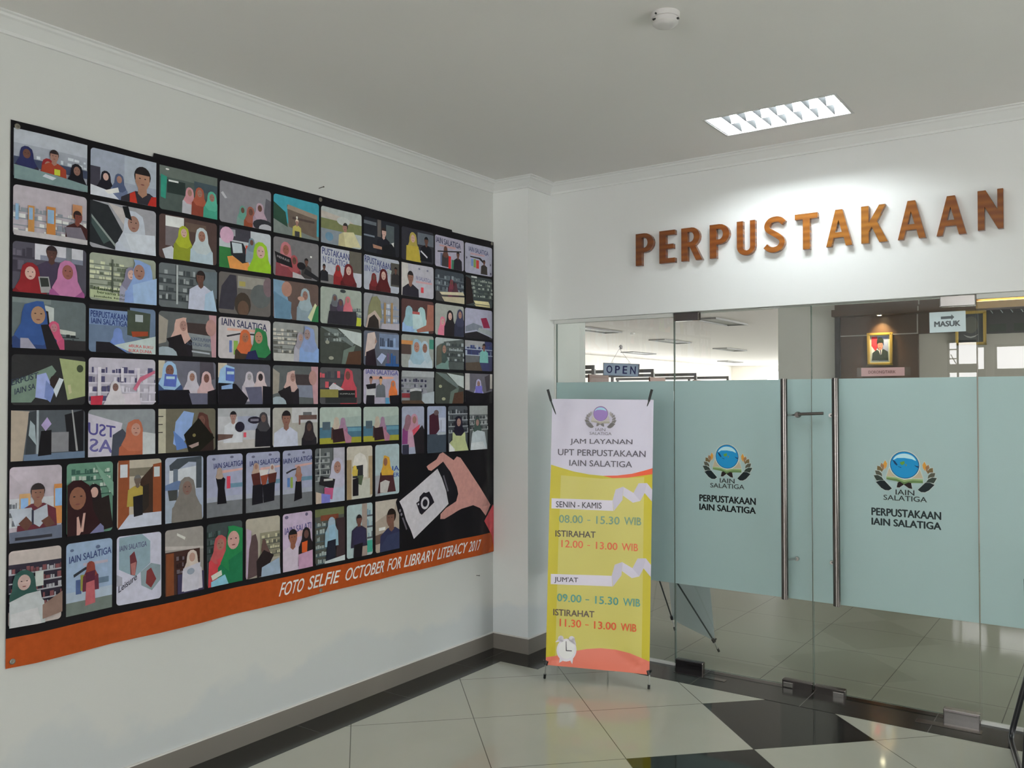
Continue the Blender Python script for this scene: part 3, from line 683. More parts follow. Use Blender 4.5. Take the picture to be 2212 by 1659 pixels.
def fold1(u, v):
    a, b = u/BW, v/BH
    d = .0035*math.sin(6.5*a+1.2*b*4)*(1-abs(2*b-1)*.3)+.003*math.sin(17*a-9*b)*math.exp(-((a-.15)/.22)**2)+.003*math.sin(15*a+11*b)*math.exp(-((a-.88)/.2)**2)
    for ca, cb, sg in ((0, 0, 1), (1, 0, 1), (0, 1, -1), (1, 1, -1)):   # tension creases running in from the corners
        r = math.hypot((a-ca)*BW, (b-cb)*BH)+.01; th = math.atan2(abs(b-cb)*BH, abs(a-ca)*BW+1e-6)
        d += .0022*math.sin(th*9)*math.exp(-r/.28)*min(1, r/.09)
    return d
sh = Sheet(FBL, U, V, BW, BH, .0245, fold1)
K = 1.36
cl = MB()
nu, nv = math.ceil(BW/sh.cell), math.ceil(BH/sh.cell)
sh.put(cl, [[(0, 0), (BW, 0), (BW, BH)], [(0, 0), (BW, BH), (0, BH)]], 0, alb('c6c2d2', K))
LY = [0]
def px(x, y):                                 # 0..1422 x 0..3190 reading of the banner face, corners at the cloth corners
    yt = 180+(x-170)*.004; yb_ = 2930+(x-130)*.095
    xl = 170-(y-180)/2750*40; xr = 1200
    return ((x-xl)/(xr-xl)*BW, (1-(y-yt)/(yb_-yt))*BH)
def art(col, polys, k=K, raw_=False, mb=None):
    LY[0] += 1; mbx = mb or cl
    for p in polys:
        q = p if raw_ else [px(*c) for c in p]
        sh.put(mbx, tri(q), .0003+.0001*LY[0], alb(col, k) if isinstance(col, str) else col, win=(0.0, BW, 0.0, BH))
curve = [(165, 875), (250, 900), (400, 945), (560, 975), (700, 988), (850, 985), (1000, 965), (1110, 935), (1205, 905)]
art('e0542e', [[(700, 975)]+curve[4:]+[(1205, 970), (1100, 985), (950, 1008), (800, 1012), (700, 1000)]])
art('bdb028', [curve[:5]+[(800, 1012), (950, 1008), (1100, 985), (1205, 968), (1230, 3100), (100, 3100)]])
art('c3ba60', [[(270, 985), (700, 1020), (1120, 1000), (1120, 2900), (230, 2900), (250, 1700)]])
art('ea7460', [[(130, 3100), (130, 2855), (260, 2835), (420, 2795), (560, 2772), (700, 2765), (850, 2780), (1000, 2815), (1100, 2855), (1200, 2900), (1230, 3100)]])
bkg = cl.build('cloth', M_CLOTH, bx, smooth=True); bkg['label'] = 'white and yellow printed banner cloth'
def sub(name, label=None):
    global mbs
    o = mbs.build(name, M_CLOTH, bkg, off=WORLD[bx.name]); mbs = MB()
    if label: o['label'] = label
    return o
mbs = MB()
def ribbon(dy):
    art('cfcad8', [[(175, 1225+dy), (805, 1245+dy), (815, 1355+dy), (175, 1330+dy)]], mb=mbs)
    art('bdb8c8', [[(805, 1245+dy), (835, 1130+dy), (915, 1100+dy), (905, 1240+dy), (820, 1355+dy)]], mb=mbs)
    art('c8c3d2', [[(915, 1105+dy), (1015, 1165+dy), (1085, 1250+dy), (1010, 1268+dy), (910, 1195+dy)]], mb=mbs)
    art('bdb8c8', [[(1015, 1165+dy), (1065, 1065+dy), (1148, 1062+dy), (1125, 1170+dy), (1085, 1250+dy)]], mb=mbs)
    art('c4bfce', [[(1148, 1062+dy), (1200, 1130+dy), (1200, 1255+dy), (1125, 1165+dy)]], mb=mbs)
    return sub('printed_ribbon')
ribbon(0); ribbon(781)
def words_(rows, name, label):
    for s, x0, y0, x1, y1, col, bold, sl in rows:       # y0 top, y1 bottom at the left end; sl = drop over the width
        LY[0] += 1
        for ti, t in enumerate(text_tris(s, bold, .0)):
            q = [px(x0+(x1-x0)*a, (y1-(y1-y0)*b)+sl*a) for a, b in t]
            sh.put(mbs, [q], .0005+.0001*LY[0]+ti*5e-7, alb(col, K))
    sub(name, label)
def time_(s1, s2, s3, y0, y1, col, sl, label, x):
    for s, (a, b) in zip((s1, '-', s2, s3), ((x[0], x[1]), (x[2], x[3]), (x[4], x[5]), (x[6], x[7]))):
        f = lambda q: sl*(q-x[0])/(x[7]-x[0]); h = y1-y0
        ya, yb_ = (y0+h*.52, y0+h*.62) if s == '-' else (y0, y1)
        words_([(s, a, ya+f(a), b, yb_+f(a), col, .010, f(b)-f(a))], 'time_lettering', label)
words_([('JAM LAYANAN', 362, 600, 998, 668, '55505c', .012, 5), ('UPT PERPUSTAKAAN', 236, 708, 1130, 775, '55505c', .012, 16), ('IAIN SALATIGA', 356, 822, 998, 886, '55505c', .012, 14)], 'heading_lettering', 'grey heading')
words_([('SENIN - KAMIS', 222, 1255, 694, 1318, '34303a', .006, 14)], 'day_lettering', 'black weekday line')
time_('08.00', '15.30', 'WIB', 1396, 1478, '6f9078', 26, 'green opening time', (255, 502, 548, 580, 640, 880, 925, 1098))
words_([('ISTIRAHAT', 220, 1556, 636, 1622, '3f3530', .012, 14)], 'day_lettering', 'black break line')
time_('12.00', '13.00', 'WIB', 1656, 1732, 'd2613a', 40, 'red break time', (282, 508, 550, 580, 640, 862, 905, 1068))
words_([("JUM'AT", 212, 2035, 462, 2100, '34303a', .006, 8)], 'day_lettering', 'black Friday line')
time_('09.00', '15.30', 'WIB', 2205, 2285, '4c8e86', 58, 'green Friday time', (245, 498, 540, 578, 640, 878, 925, 1098))
words_([('ISTIRAHAT', 206, 2362, 634, 2428, '4a3a34', .012, 26)], 'day_lettering', 'black Friday break line')
time_('11.30', '13.00', 'WIB', 2462, 2540, 'd2502a', 58, 'red Friday break time', (275, 498, 540, 576, 632, 858, 905, 1064))
art('d3cfdc', [ell(350, 2780, 104, 116, 24), ell(290, 2662, 30, 30, 12), ell(402, 2668, 30, 30, 12), [(280, 2860), (330, 2880), (275, 2908)], [(385, 2880), (420, 2868), (412, 2925)], [(230, 2700), (290, 2640), (320, 2690)], [(385, 2690), (430, 2650), (450, 2730)]], mb=mbs)
art('e0dde8', [ell(350, 2775, 84, 94, 24)], mb=mbs)
art('34303a', [[(343, 2690), (349, 2690), (353, 2790), (343, 2790)], [(343, 2781), (405, 2786), (405, 2795), (343, 2790)]], mb=mbs)
sub('printed_clock', 'white alarm clock drawing')
e0 = px(675, 335); e1 = px(750, 335); R0 = e1[0]-e0[0]
for c, p in emblem_shapes(grey=True):
    LY[0] += 1; sh.put(mbs, tri([(e0[0]+a*R0, e0[1]+b*R0) for a, b in p]), .0005+.0001*LY[0], alb(c, K))
for s, a in (('IAIN', (-.65, -2.35, .68, -1.95)), ('SALATIGA', (-1.46, -2.86, 1.52, -2.48))):
    LY[0] += 1; sh.put(mbs, [[(e0[0]+x*R0, e0[1]+y*R0) for x, y in t] for t in fit(text_tris(s), *a)], .0005+.0001*LY[0], alb('6a6470', K))
sub('emblem', 'grey and violet emblem')
nrm = U.cross(V).normalized()
hubF = (FBL+FBR)/2+V*.47-nrm*.11
x_stand(bx, FBL+Vector((0, 0, .004)), FBR+Vector((0, 0, .004)), FTL, FTR, hubF, [(.612, -.597, .004), (1.178, -.425, .004)], M_POLE)
ft = Vector((hubF.x-.14, hubF.y+.46, .004)); ft.y = min(ft.y, -.05)
MB().tube([hubF, ft], .005, 10).build('rear_leg', M_POLE, bx, smooth=True)
# the second banner, inside the library, seen from behind
GBL, GBR = Vector((.757, .79, .075)), Vector((1.21, .425, .072)); U2 = GBR-GBL; nb = Vector((-.63, -.78, 0))
GTL, GTR = GBL+Vector((-.09, -.10, 1.5)), GBR+Vector((-.09, -.10, 1.5))
by = thing('standing_banner', ((GBL.x+GBR.x)/2, (GBL.y+GBR.y)/2, 0), 'second X stand banner inside the library, seen from behind through the glass', 'banner', 'X stand banners')
sh2 = Sheet(GBL, U2, GTL-GBL, U2.length, (GTL-GBL).length, .08, lambda u, v: .006*math.sin(9*u)*math.cos(3*v))
mb = MB(); sh2.put(mb, [[(0, 0), (sh2.W, 0), (sh2.W, sh2.H)], [(0, 0), (sh2.W, sh2.H), (0, sh2.H)]], 0); mb.build('cloth', mat('banner_back', (.60, .68, .70), .6), by, smooth=True)
hub2 = (GBL+GBR)/2+nb*.28+Vector((-.09, .02, .68))
x_stand(by, GBL, GBR, GTL, GTR, hub2, [(.79, .765, .004), (1.222, .470, .004)], M_POLE)

# ------------------------------------------------------------------ library seen through the glass
M_LOUV = mat('unlit_louvre', (.12, .115, .11), .5); M_RIM2 = mat('hall_lamp_rim', (.20, .19, .19), .5)
HL = [(-2.4, 9.7, 'unlit library ceiling lamp nearest the partition, right of the sidelight joint'), (-5.1, 10.0, 'unlit library ceiling lamp at the top left of the view above the OPEN sign'), (-5.3, 13.9, 'unlit library ceiling lamp crossed by the joint of sidelight and left door'), (-8.25, 18.1, 'unlit library ceiling lamp seen right beside the OPEN sign hook'), (-5.4, 17.9, 'unlit library ceiling lamp in the middle of the left door'), (-8.2, 25.2, 'small unlit library ceiling lamp low at the left of the left door'), (-5.5, 26, 'small unlit library ceiling lamp just above the far white wall'), (-2.4, 17.5, 'unlit library ceiling lamp cut by the grey partition'), (-8.4, 11.2, 'unlit library ceiling lamp at the left edge behind the sidelight')]
for i, (x, y, lab) in enumerate(HL):
    if i == 0:
        h0 = thing('ceiling_light', (x, y, ZH), lab, 'ceiling light', 'unlit lamps on the library ceiling')
        r = MB()
        for a in ((-.2, -.75, .2, -.72), (-.2, .72, .2, .75), (-.2, -.72, -.17, .72), (.17, -.72, .2, .72)): r.box(x+a[0], y+a[1], ZH-.03, x+a[2], y+a[3], ZH)
        r.build('rim', M_RIM2, h0); MB().box(x-.17, y-.72, ZH-.012, x+.17, y+.72, ZH).build('louvre', M_LOUV, h0)
    else:
        c = h0.copy(); C.objects.link(c); c.location = (x, y, ZH); c['label'] = lab
        for q in h0.children:
            d = q.copy(); C.objects.link(d); d.parent = c
M_SHELF = mat('grey_steel_shelf', (.16, .15, .15), .45); M_BOARD = mat('pale_shelf_board', (.45, .43, .41), .5); M_ENDP = mat('brown_wood_panel', (.15, .05, .022), .5, noise=.1)
def bookshelf(x1, y, L, label, tint):
    s = thing('bookshelf', (x1-L/2, y, 0), label, 'bookshelf', 'bookshelves in the library')
    x0 = x1-L; d = .25
    MB().box(x1, y-d, 0, x1+.02, y+d, 1.90).build('end_panel', M_ENDP, s)
    MB().box(x0, y-.06, 1.97, x1-.02, y-.04, 2.02).build('header', M_SHELF, s)
    for x in [x0+.02+k*(L-.08)/3 for k in range(4)]: MB().box(x, y-.06, 0, x+.04, y-.02, 1.97).build('upright', M_SHELF, s)
    for z in (.15, .55, .95, 1.35, 1.75): MB().box(x0, y-d, z, x1, y+d, z+.03).build('shelf_board', M_BOARD, s)
for a in ((-2.15, 4.9, 2.4, 'bookshelf behind the left part of the OPEN sign, nearest of its row'), (-2.15, 6.6, 2.4, 'bookshelf with brown end panel just right of the OPEN sign'), (-2.4, 8.7, 2.4, 'bookshelf seen through the joint of sidelight and left door'), (-2.7, 10.9, 2.4, 'farthest bookshelf, low in the middle of the left door')): bookshelf(*a, 0)
# reception wall: brown panels, canopy with downlights, framed pictures
rp = thing('wall_panelling', (1.0, 5.98, 0), 'dark brown wall panelling with pale metal strips behind the right door', 'wall panelling')
MB().box(.53, 5.97, 0, 1.41, 6.03, 2.558).build('panel', M_BROWN, rp)
MB().box(1.41, 5.975, 2.33, 2.02, 6.03, 2.558).build('panel', M_BROWN, rp)
MB().box(.50, 5.94, 0, .56, 6.04, 2.558).build('edge_post', mat('near_black_laminate', (.02, .02, .024), .4), rp)
M_STRIP = mat('pale_metal_strip', (.42, .38, .35), .35, .6)
MB().box(.56, 5.962, 2.330, 1.412, 5.97, 2.342).build('metal_strip', M_STRIP, rp); MB().box(1.400, 5.962, 2.336, 1.412, 5.97, 2.556).build('metal_strip', M_STRIP, rp)
M_CAN = mat('brown_canopy_laminate', (.085, .050, .032), .35, noise=.12, nscale=5)
cp = thing('canopy', (2.5, 5.8, 2.56), 'brown wooden canopy over the reception with a lit golden section at the right', 'canopy')
MB().box(.505, 5.78, 2.558, 4.6, 5.97, 2.636).build('lower_box', M_CAN, cp); MB().box(.53, 5.83, 2.636, 4.6, 5.97, ZH).build('upper_box', M_CAN, cp)
MB().box(1.44, 5.775, 2.575, 1.452, 5.78, 2.628).build('metal_strip', M_STRIP, cp); MB().box(1.44, 5.825, 2.65, 1.452, 5.83, 2.74).build('metal_strip', M_STRIP, cp)
M_WARMGLOW = mat('painted_warm_glow', (.40, .25, .09), .4, noise=.15, nscale=9)  # warm lamp spill on the canopy, painted as a lighter golden wood
MB().box(2.02, 5.822, 2.64, 2.75, 5.83, 2.80).box(2.02, 5.774, 2.562, 2.75, 5.78, 2.632).build('painted_glow_panel', M_WARMGLOW, cp)
MB().box(2.03, 5.782, 2.637, 2.60, 5.792, 2.642).build('cove_light', mat('warm_cove_light', (1, .8, .5), .5, emit=((1, .72, .33), 2.2)), cp)
L = bpy.data.lights.new('cove_light', 'AREA'); L.shape = 'RECTANGLE'; L.size = .5; L.size_y = .03; L.energy = .55; L.color = (1, .66, .25)
lo = bpy.data.objects.new('cove_light', L); C.objects.link(lo); lo.location = (2.3, 5.795, 2.648); lo.rotation_euler = (math.radians(140), 0, 0); lo.parent = cp; lo.matrix_parent_inverse = Matrix.Translation(-Vector(cp.location))
dl = thing('downlight', (1.025, 5.845, 2.558), 'small lit downlight in the canopy above the portrait', 'downlight')
MB().lathe([(.035, 0), (.035, -.006), (.026, -.008), (.026, 0)], (1.025, 5.845, 2.5575), n=20).build('trim_ring', M_CHROME, dl, smooth=True)
MB().lathe([(.024, -.004), (.001, -.006)], (1.025, 5.845, 2.5575), n=16).build('bulb', mat('lit_bulb', (1, .9, .7), .5, emit=((1, .86, .55), 60)), dl)
sl = bpy.data.lights.new('downlight_beam', 'SPOT'); sl.energy = 34; sl.color = (1, .78, .42); sl.spot_size = math.radians(84); sl.spot_blend = .9; sl.shadow_soft_size = .02
so = bpy.data.objects.new('downlight_beam', sl); C.objects.link(so); so.parent = dl; so.location = (0, 0, -.012); so.rotation_euler = (math.radians(22), 0, 0)
def frame_pic(x0, z0, x1, z1, y, wd, label, cat, name, arts):
    o = thing(name, ((x0+x1)/2, y, z0), label, cat)
    f = MB(); f.box(x0, y-.035, z0, x0+wd, y, z1).box(x1-wd, y-.035, z0, x1, y, z1).box(x0, y-.035, z0, x1, y, z0+wd).box(x0, y-.035, z1-wd, x1, y, z1); f.build('frame', M_GOLD, o, bevel=.006)
    mb = MB(); X0, X1, Z0, Z1 = x0+wd, x1-wd, z0+wd, z1-wd
    for i, (c, polys) in enumerate(arts):
        for p in polys:
            for t in tri(p):
                t = clip(t, 0, 1, 0, 1)
                if len(t) < 3: continue
                if sum(t[k-1][0]*t[k][1]-t[k][0]*t[k-1][1] for k in range(len(t))) < 0: t = t[::-1]
                mb.face([(X0+a*(X1-X0), y-.012-.0008*i, Z0+b*(Z1-Z0)) for a, b in t], 0, alb(c, 1.6))
    mb.build('print', M_DECAL, o); return o
B01 = [(0, 0), (1, 0), (1, 1), (0, 1)]
frame_pic(.872, 1.985, 1.137, 2.352, 5.966, .024, 'gold framed portrait of a person in a black cap and dark suit', 'framed portrait', 'framed_portrait',
 [('9aa29a', [B01]), ('7d86a6', [[(.08, .06), (.92, .06), (.92, .96), (.08, .96)]]), ('b8bcc4', [[(.08, .06), (.45, .06), (.4, .5), (.08, .65)]]), ('b0303c', [[(.08, .96), (.08, .62), (.28, .42), (.42, .62), (.36, .96)]]),
  ('2e3838', [[(.08, .08), (.12, .36), (.34, .48), (.5, .4), (.68, .5), (.9, .40), (.92, .08)]]), ('d8d8e0', [[(.42, .48), (.62, .5), (.58, .30), (.52, .28)]]), ('4a4a60', [[(.5, .47), (.56, .47), (.57, .3), (.52, .28)]]), ('a07064', [ell(.52, .62, .135, .16, 20)]), ('8a5c52', [ell(.52, .55, .05, .014, 10)]), ('5a4038', [ell(.465, .65, .022, .012, 8), ell(.575, .65, .022, .012, 8)]), ('1c2422', [[(.36, .68), (.36, .84), (.45, .92), (.6, .92), (.69, .84), (.69, .7), (.6, .735), (.45, .735)]])])
frame_pic(1.80, 2.185, 2.095, 2.548, 5.966, .026, 'gold framed dark picture half hidden behind the MASUK sign', 'framed picture', 'framed_picture', [('3c3e40', [B01]), ('50504a', [ell(.5, .62, .3, .3, 20)]), ('8c8c8c', [[(.2, .28), (.35, .18), (.5, .15), (.65, .18), (.82, .28), (.66, .23), (.5, .20), (.34, .23)]])])
hr = thing('hook_rack', (2.4, 5.95, 2.45), 'dark wall rack with white hooks and green boards beside the half hidden gold framed picture', 'rack')
MB().box(2.10, 5.96, 2.30, 2.80, 6.03, 2.556).build('back_panel', mat('dark_grey_panel', (.03, .028, .032), .5), hr)
for k in range(6): MB().tube([(2.14+k*.095, 5.96, 2.548), (2.15+k*.095, 5.93, 2.54), (2.165+k*.095, 5.92, 2.515)], .004, 6).build('hook', M_PAPER, hr)
for a in (2.12, 2.36): MB().box(a, 5.955, 2.315, a+.17, 5.96, 2.40).build('board', mat('dark_green_board', (.012, .022, .015), .5), hr)
# ------------------------------------------------------------------ photo banner on the left wall
W_, H_ = 2.967, 1.99
B0 = (.0, -3.23, .612)
def fold2(u, v):
    low = 1-v/H_
    if u < .02 or u > W_-.02: return .004
    return .008+(.0022+.0035*low)*math.sin(u*11.3+.6*math.sin(v*2.1))+.0022*math.sin(u*23+1.3+v*1.7)+(.010*low**4*(1-.6*math.sin(u*4.4)**2))*(u > .08 and u < 2.9)
bs = Sheet(B0, (0, 1, 0), (0, 0, 1), W_, H_, .1, fold2)
KB = 1.62
pb = thing('photo_banner', (0, -1.75, .61), 'large black and orange photo collage banner pinned to the left wall', 'banner')
def part(mb, name, label=None, par=None, M=None):
    o = mb.build(name, M or M_VINYL, par or pb, off=WORLD['photo_banner'])
    if label: o['label'] = label
    return o
mb = MB(); bs.put(mb, tri([(0, .1), (W_, .1), (W_, 1.985), (2.545, 1.985), (2.54, 1.997), (.57, 2.005), (.566, 1.988), (0, 1.995)]), 0, alb('0f0d11', KB)); cloth = part(mb, 'vinyl_sheet', 'black printed vinyl')
for p_ in cloth.data.polygons: p_.use_smooth = True
mb = MB(); bs.put(mb, tri([(0, .0), (W_, .0), (W_, .125), (1.5, .122), (.55, .116), (0, .108)]), .0006, alb('98431a', KB))
bs.put(mb, tri([(0, .022), (W_, .020), (W_, .023), (0, .025)]), .0009, alb('96441a', KB)); part(mb, 'orange_border', 'orange lower band')
mb = MB()
def slant(s, u0, u1, v0, v1, sh_=.022):
    for ti, t in enumerate(text_tris(s, .012)): bs.put(mb, [[(u0+(u1-u0)*a+sh_*b, v0+(v1-v0)*b) for a, b in t]], .0014+ti*5e-7, alb('d6cfd2', KB))
for s, a, b in (('FOTO', 1.228, 1.372), ('SELFIE', 1.405, 1.612), ('OCTOBER', 1.655, 1.945), ('FOR', 1.975, 2.085), ('LIBRARY', 2.112, 2.365), ('LITERACY', 2.392, 2.672), ('2017', 2.695, 2.80)):
    mb = MB(); slant(s, a, b, .034, .098); part(mb, 'title_word', 'white slanted lettering')
def off(P): return [(a, b-.612) for a, b in P]
mb = MB()
def ap(c, P, h): bs.put(mb, tri(off(P)), h, alb(c, KB))
hand = [(2.305,1.196),(2.32,1.176),(2.346,1.169),(2.457,1.216),(2.531,1.149),(2.595,1.054),(2.607,1.012),(2.587,.968),(2.484,.938),(2.43,.909),(2.426,.88),(2.469,.876),(2.55,.895),(2.636,.918),(2.744,.93),(2.812,.905),(2.873,.851),(2.927,.915),(2.628,1.229),(2.595,1.239),(2.563,1.218),(2.456,1.271),(2.422,1.263),(2.391,1.232),(2.316,1.203)]
ap('b0807a', hand, .0010); part(mb, 'printed_hand', 'drawn pink hand'); mb = MB()
ap('b4474e', [(2.958,.914),(2.966,.898),(2.966,.64),(2.945,.715),(2.856,.819)], .0014); part(mb, 'printed_sleeve', 'drawn red sleeve'); mb = MB()
ap('121016', [(2.051,1.015),(2.058,1.028),(2.075,1.041),(2.399,1.178),(2.457,1.216),(2.531,1.149),(2.595,1.054),(2.607,1.012),(2.587,.968),(2.508,.956),(2.19,.795),(2.159,.83),(2.11,.888),(2.065,.967)], .0018)
ap('b4b0b8', [(2.078,1.017),(2.399,1.178),(2.445,1.116),(2.484,1.043),(2.508,.961),(2.19,.795),(2.166,.848),(2.13,.909),(2.106,.972)], .0024)
ap('1a161e', [(2.211,.995),(2.236,1.004),(2.24,1.028),(2.276,1.051),(2.295,1.045),(2.324,1.051),(2.35,1.018),(2.369,.984),(2.258,.923),(2.24,.935)], .003)
ap('b4b0b8', ell(2.287, .988, .037, .036, 20), .0034); ap('1a161e', ell(2.287, .988, .022, .022, 16), .0038); ap('b4b0b8', ell(2.229, .987, .007, .006, 8), .0034)
ap('5a5660', [(2.452,1.132),(2.464,1.136),(2.510,1.038),(2.498,1.034)], .003); ap('5a5660', [(2.098,.922),(2.108,.926),(2.140,.856),(2.130,.852)], .003)
for a in ((2.083, .965), (2.094, .943)): ap('6a6670', ell(*a, .008, .009, 10), .003)
part(mb, 'printed_phone', 'drawn phone with camera symbol')
M_GROM = mat('brass_grommet', (.26, .245, .21), .4, .9)
for u, v in ((.022, 1.975), (1.49, 1.982), (2.945, 1.972), (.022, .022), (1.50, .016)):
    p = bs.pt(u, v); MB().lathe([(.0045, .0015), (.005, .003), (.008, .0036), (.0105, .0025), (.0105, .0005)], p, ax=0, n=18).build('grommet', M_GROM, pb, smooth=True)
# each printed photograph: a short list of coloured shapes, x right, y down, both 0..1
SK, SD, SL = '8c6a60', '5c4038', 'b4948c'
def draw(x0, y0, x1, y1, bgc, items, label, rad=.014):
    """x0..x1 along the banner, y0..y1 heights; items are the printed shapes"""
    mbp = MB(); w_, h_ = x1-x0, y1-y0; A = h_/w_; Lh = [.0012]
    win = (x0, x1, y0, y1)
    def put(c, P):
        Lh[0] += .00012
        bs.put(mbp, tri([(x0+a*w_, y1-b*h_) for a, b in P]), Lh[0], alb(c, KB), win=win)
    def R(a, b, c, d): return [(a, b), (c, b), (c, d), (a, d)]
    # the sheet itself, then the shapes
    bs.put(mbp, tri(rrect(x0, y0, x1, y1, rad)), Lh[0], alb(bgc, KB))
    for it in items:
        k = it[0]
        if k == 'r': put(it[5], R(*it[1:5]))
        elif k == 'p': put(it[1], [(it[i], it[i+1]) for i in range(2, len(it), 2)])
        elif k == 'e': put(it[5], ell(*it[1:5], 14))
        elif k == 's':                          # bookshelves: boards and rows of books
            _, a, b, c, d, n, c1, c2 = it; rnd = random.Random(int(a*97+b*31+n))
            for i in range(n):
                t0 = b+(d-b)*i/n; t1 = b+(d-b)*(i+1)/n; x = a
                put(c2, R(a, t1-(t1-t0)*.16, c, t1))
                while x < c-.02:
                    e = min(c, x+rnd.uniform(.03, .10)); 
                    if rnd.random() < .75: put(c1 if rnd.random() < .6 else c2, R(x, t0+(t1-t0)*rnd.uniform(.15, .5), e-.012, t1-(t1-t0)*.16))
                    x = e
        elif k == 't':
            _, a, b, c, d, col, txt = it[:7]; dy = it[7] if len(it) > 7 else 0; fl = len(it) > 8
            Lh[0] += .00012
            for ti, t in enumerate(text_tris(txt, .018)):
                q = [((1-p if fl else p), r) for p, r in t]
                bs.put(mbp, [[(x0+(a+(c-a)*p)*w_, y1-(d+(b-d)*r+dy*p)*h_) for p, r in q]], Lh[0]+ti*3e-7, alb(col, KB), win=win)
        elif k in 'hm':
            _, cx, cy_, s, c1, c2, c3 = it[:7]; X = s*A; lean = it[7] if len(it) > 7 else 0
            if k == 'h':                        # headscarf, face, clothes
                if c3: put(c3, [(cx-1.25*X, cy_+3.4*s), (cx-1.15*X, cy_+1.3*s), (cx-.6*X, cy_+.75*s), (cx+.6*X, cy_+.75*s), (cx+1.15*X, cy_+1.3*s), (cx+1.25*X, cy_+3.4*s)])
                put(c1, [(cx-.62*X, cy_-.1*s), (cx-.5*X, cy_-.5*s), (cx-.2*X+lean*X, cy_-.72*s), (cx+.15*X+lean*X, cy_-.72*s), (cx+.5*X, cy_-.48*s), (cx+.62*X, cy_-.05*s), (cx+.68*X, cy_+.55*s), (cx+1.0*X, cy_+1.15*s), (cx+.45*X, cy_+1.6*s), (cx-.5*X, cy_+1.55*s), (cx-1.0*X, cy_+1.1*s), (cx-.68*X, cy_+.5*s)])
                fx, fy = cx+lean*.6*X, cy_+.02*s
                if c2: put(c2, ell(fx, fy, .36*X, .47*s, 16))
            else:
                put(c1, [(cx-1.35*X, cy_+3.2*s), (cx-1.2*X, cy_+1.15*s), (cx-.4*X, cy_+.7*s), (cx+.4*X, cy_+.7*s), (cx+1.2*X, cy_+1.15*s), (cx+1.35*X, cy_+3.2*s)])
                put(c2, [(cx-.22*X, cy_+.2*s), (cx+.22*X, cy_+.2*s), (cx+.26*X, cy_+.8*s), (cx, cy_+1.0*s), (cx-.26*X, cy_+.8*s)])
                put(c3, ell(cx, cy_-.14*s, .47*X, .52*s, 16)); fx, fy = cx+lean*.4*X, cy_+.06*s
                put(c2, [(fx-.40*X, fy-.28*s), (fx+.40*X, fy-.28*s), (fx+.40*X, fy+.15*s), (fx+.22*X, fy+.5*s), (fx-.22*X, fy+.5*s), (fx-.40*X, fy+.15*s)])
            if s > .17 and c2:
                for sg in (-1, 1): put('2c2224', ell(fx+sg*.15*X, fy-.08*s, .055*X, .03*s, 8))
                put('6e4440', ell(fx, fy+.24*s, .11*X, .035*s, 8))
    part(mbp, 'printed_photo', label)
CX = [(.010, .284), (.298, .581), (.596, .880), (.893, 1.178), (1.193, 1.480), (1.494, 1.777), (1.793, 2.074), (2.094, 2.366), (2.380, 2.658), (2.670, 2.948)]
RT = [2.567, 2.363, 2.158, 1.955, 1.748, 1.545]
def G6(r, c, bgc, items, label):
    dv = (4.5-c)*.0028*(1-r/5)
    draw(CX[c][0], RT[r]-.186-.612+dv, CX[c][1], RT[r]-.612+dv, bgc, items, label)
NV = '2e3150'
IS = 'IAIN SALATIGA'
def backdrop(items, dx=0): return [('e', .15, .08, .05, .03, '6a6a80'), ('e', .6, .06, .05, .03, '6a6a80')]+items
G6(0,0,'8d929e',[('r',0,0,1,.28,'9fa4ae'),('s',.25,.32,1,.55,2,'b6bcc4','8a909c'),('r',0,.55,1,.72,'3a4258'),('h',.16,.46,.2,'26294e',SD,'2c2838'),('h',.44,.62,.2,'7c2428',SK,'5a2226'),('m',.52,.40,.2,'8c3a28',SK,'2a2224'),('h',.84,.60,.2,'17161c','7a5c52','15141a'),('p','6c8082',0,.72,.5,.78,1,.86,1,1,0,1),('r',.52,.66,.6,.78,'a8ac3a'),('p','aeb4bc',.4,.80,.55,.84,.5,.9,.36,.86)],'three students at a table, one in a red vest')
G6(0,1,'8b92a2',[('r',.5,0,1,.6,'98a0ac'),('r',0,.38,.14,.8,'3a3844'),('h',.22,.56,.17,'1c1a22',SL,'1c1a22'),('h',.42,.56,.17,'46506c',SK,'5c6684'),('p','b9bcc6',0,.78,.3,.86,.42,1,0,1),('p','d0d2d8',.2,.86,.4,.74,.42,.84,.26,.92),('m',.78,.44,.42,'2c2a32','94705f','201c1e'),('p','a83226',.58,.82,.66,.74,.7,1,.58,1),('p','a02a24',.92,.8,1,.78,1,1,.86,1)],'smiling man in a red vest with two women behind')
G6(0,2,'46504e',[('r',0,0,1,.25,'5a625e'),('p','2f8070',.02,.2,.12,.24,.1,.75,.02,.72),('r',.12,.3,.42,.6,'26302f'),('r',.58,.2,1,.42,'3d4a52'),('h',.50,.5,.17,'b08088',SK,'a4a4ac'),('h',.68,.46,.19,'96503e',SK,'7c3c30'),('h',.9,.5,.2,'4f9c88',SK,'3e8c78'),('r',.14,.3,.3,.34,'c0c4c4'),('e',.12,.07,.03,.02,'d8dcdc')],'group in pink, rust and green scarves under a dark ceiling')
G6(0,3,'7a7980',[('p','a8a8ae',.02,.3,.06,.26,.14,.4,.1,.42),('p','56545c',.9,.2,1,.25,1,1,.86,.7),('h',.44,.62,.15,'5c8c80',SD,'6e8a86'),('h',.60,.62,.18,'8a5246',SD,'84452f'),('h',.78,.48,.18,'a08a98',SD,'94808e'),('e',.84,.9,.2,.15,'2a2a30'),('e',.9,.98,.14,.12,'a0a0a8')],'three women in teal, brown and pink scarves')
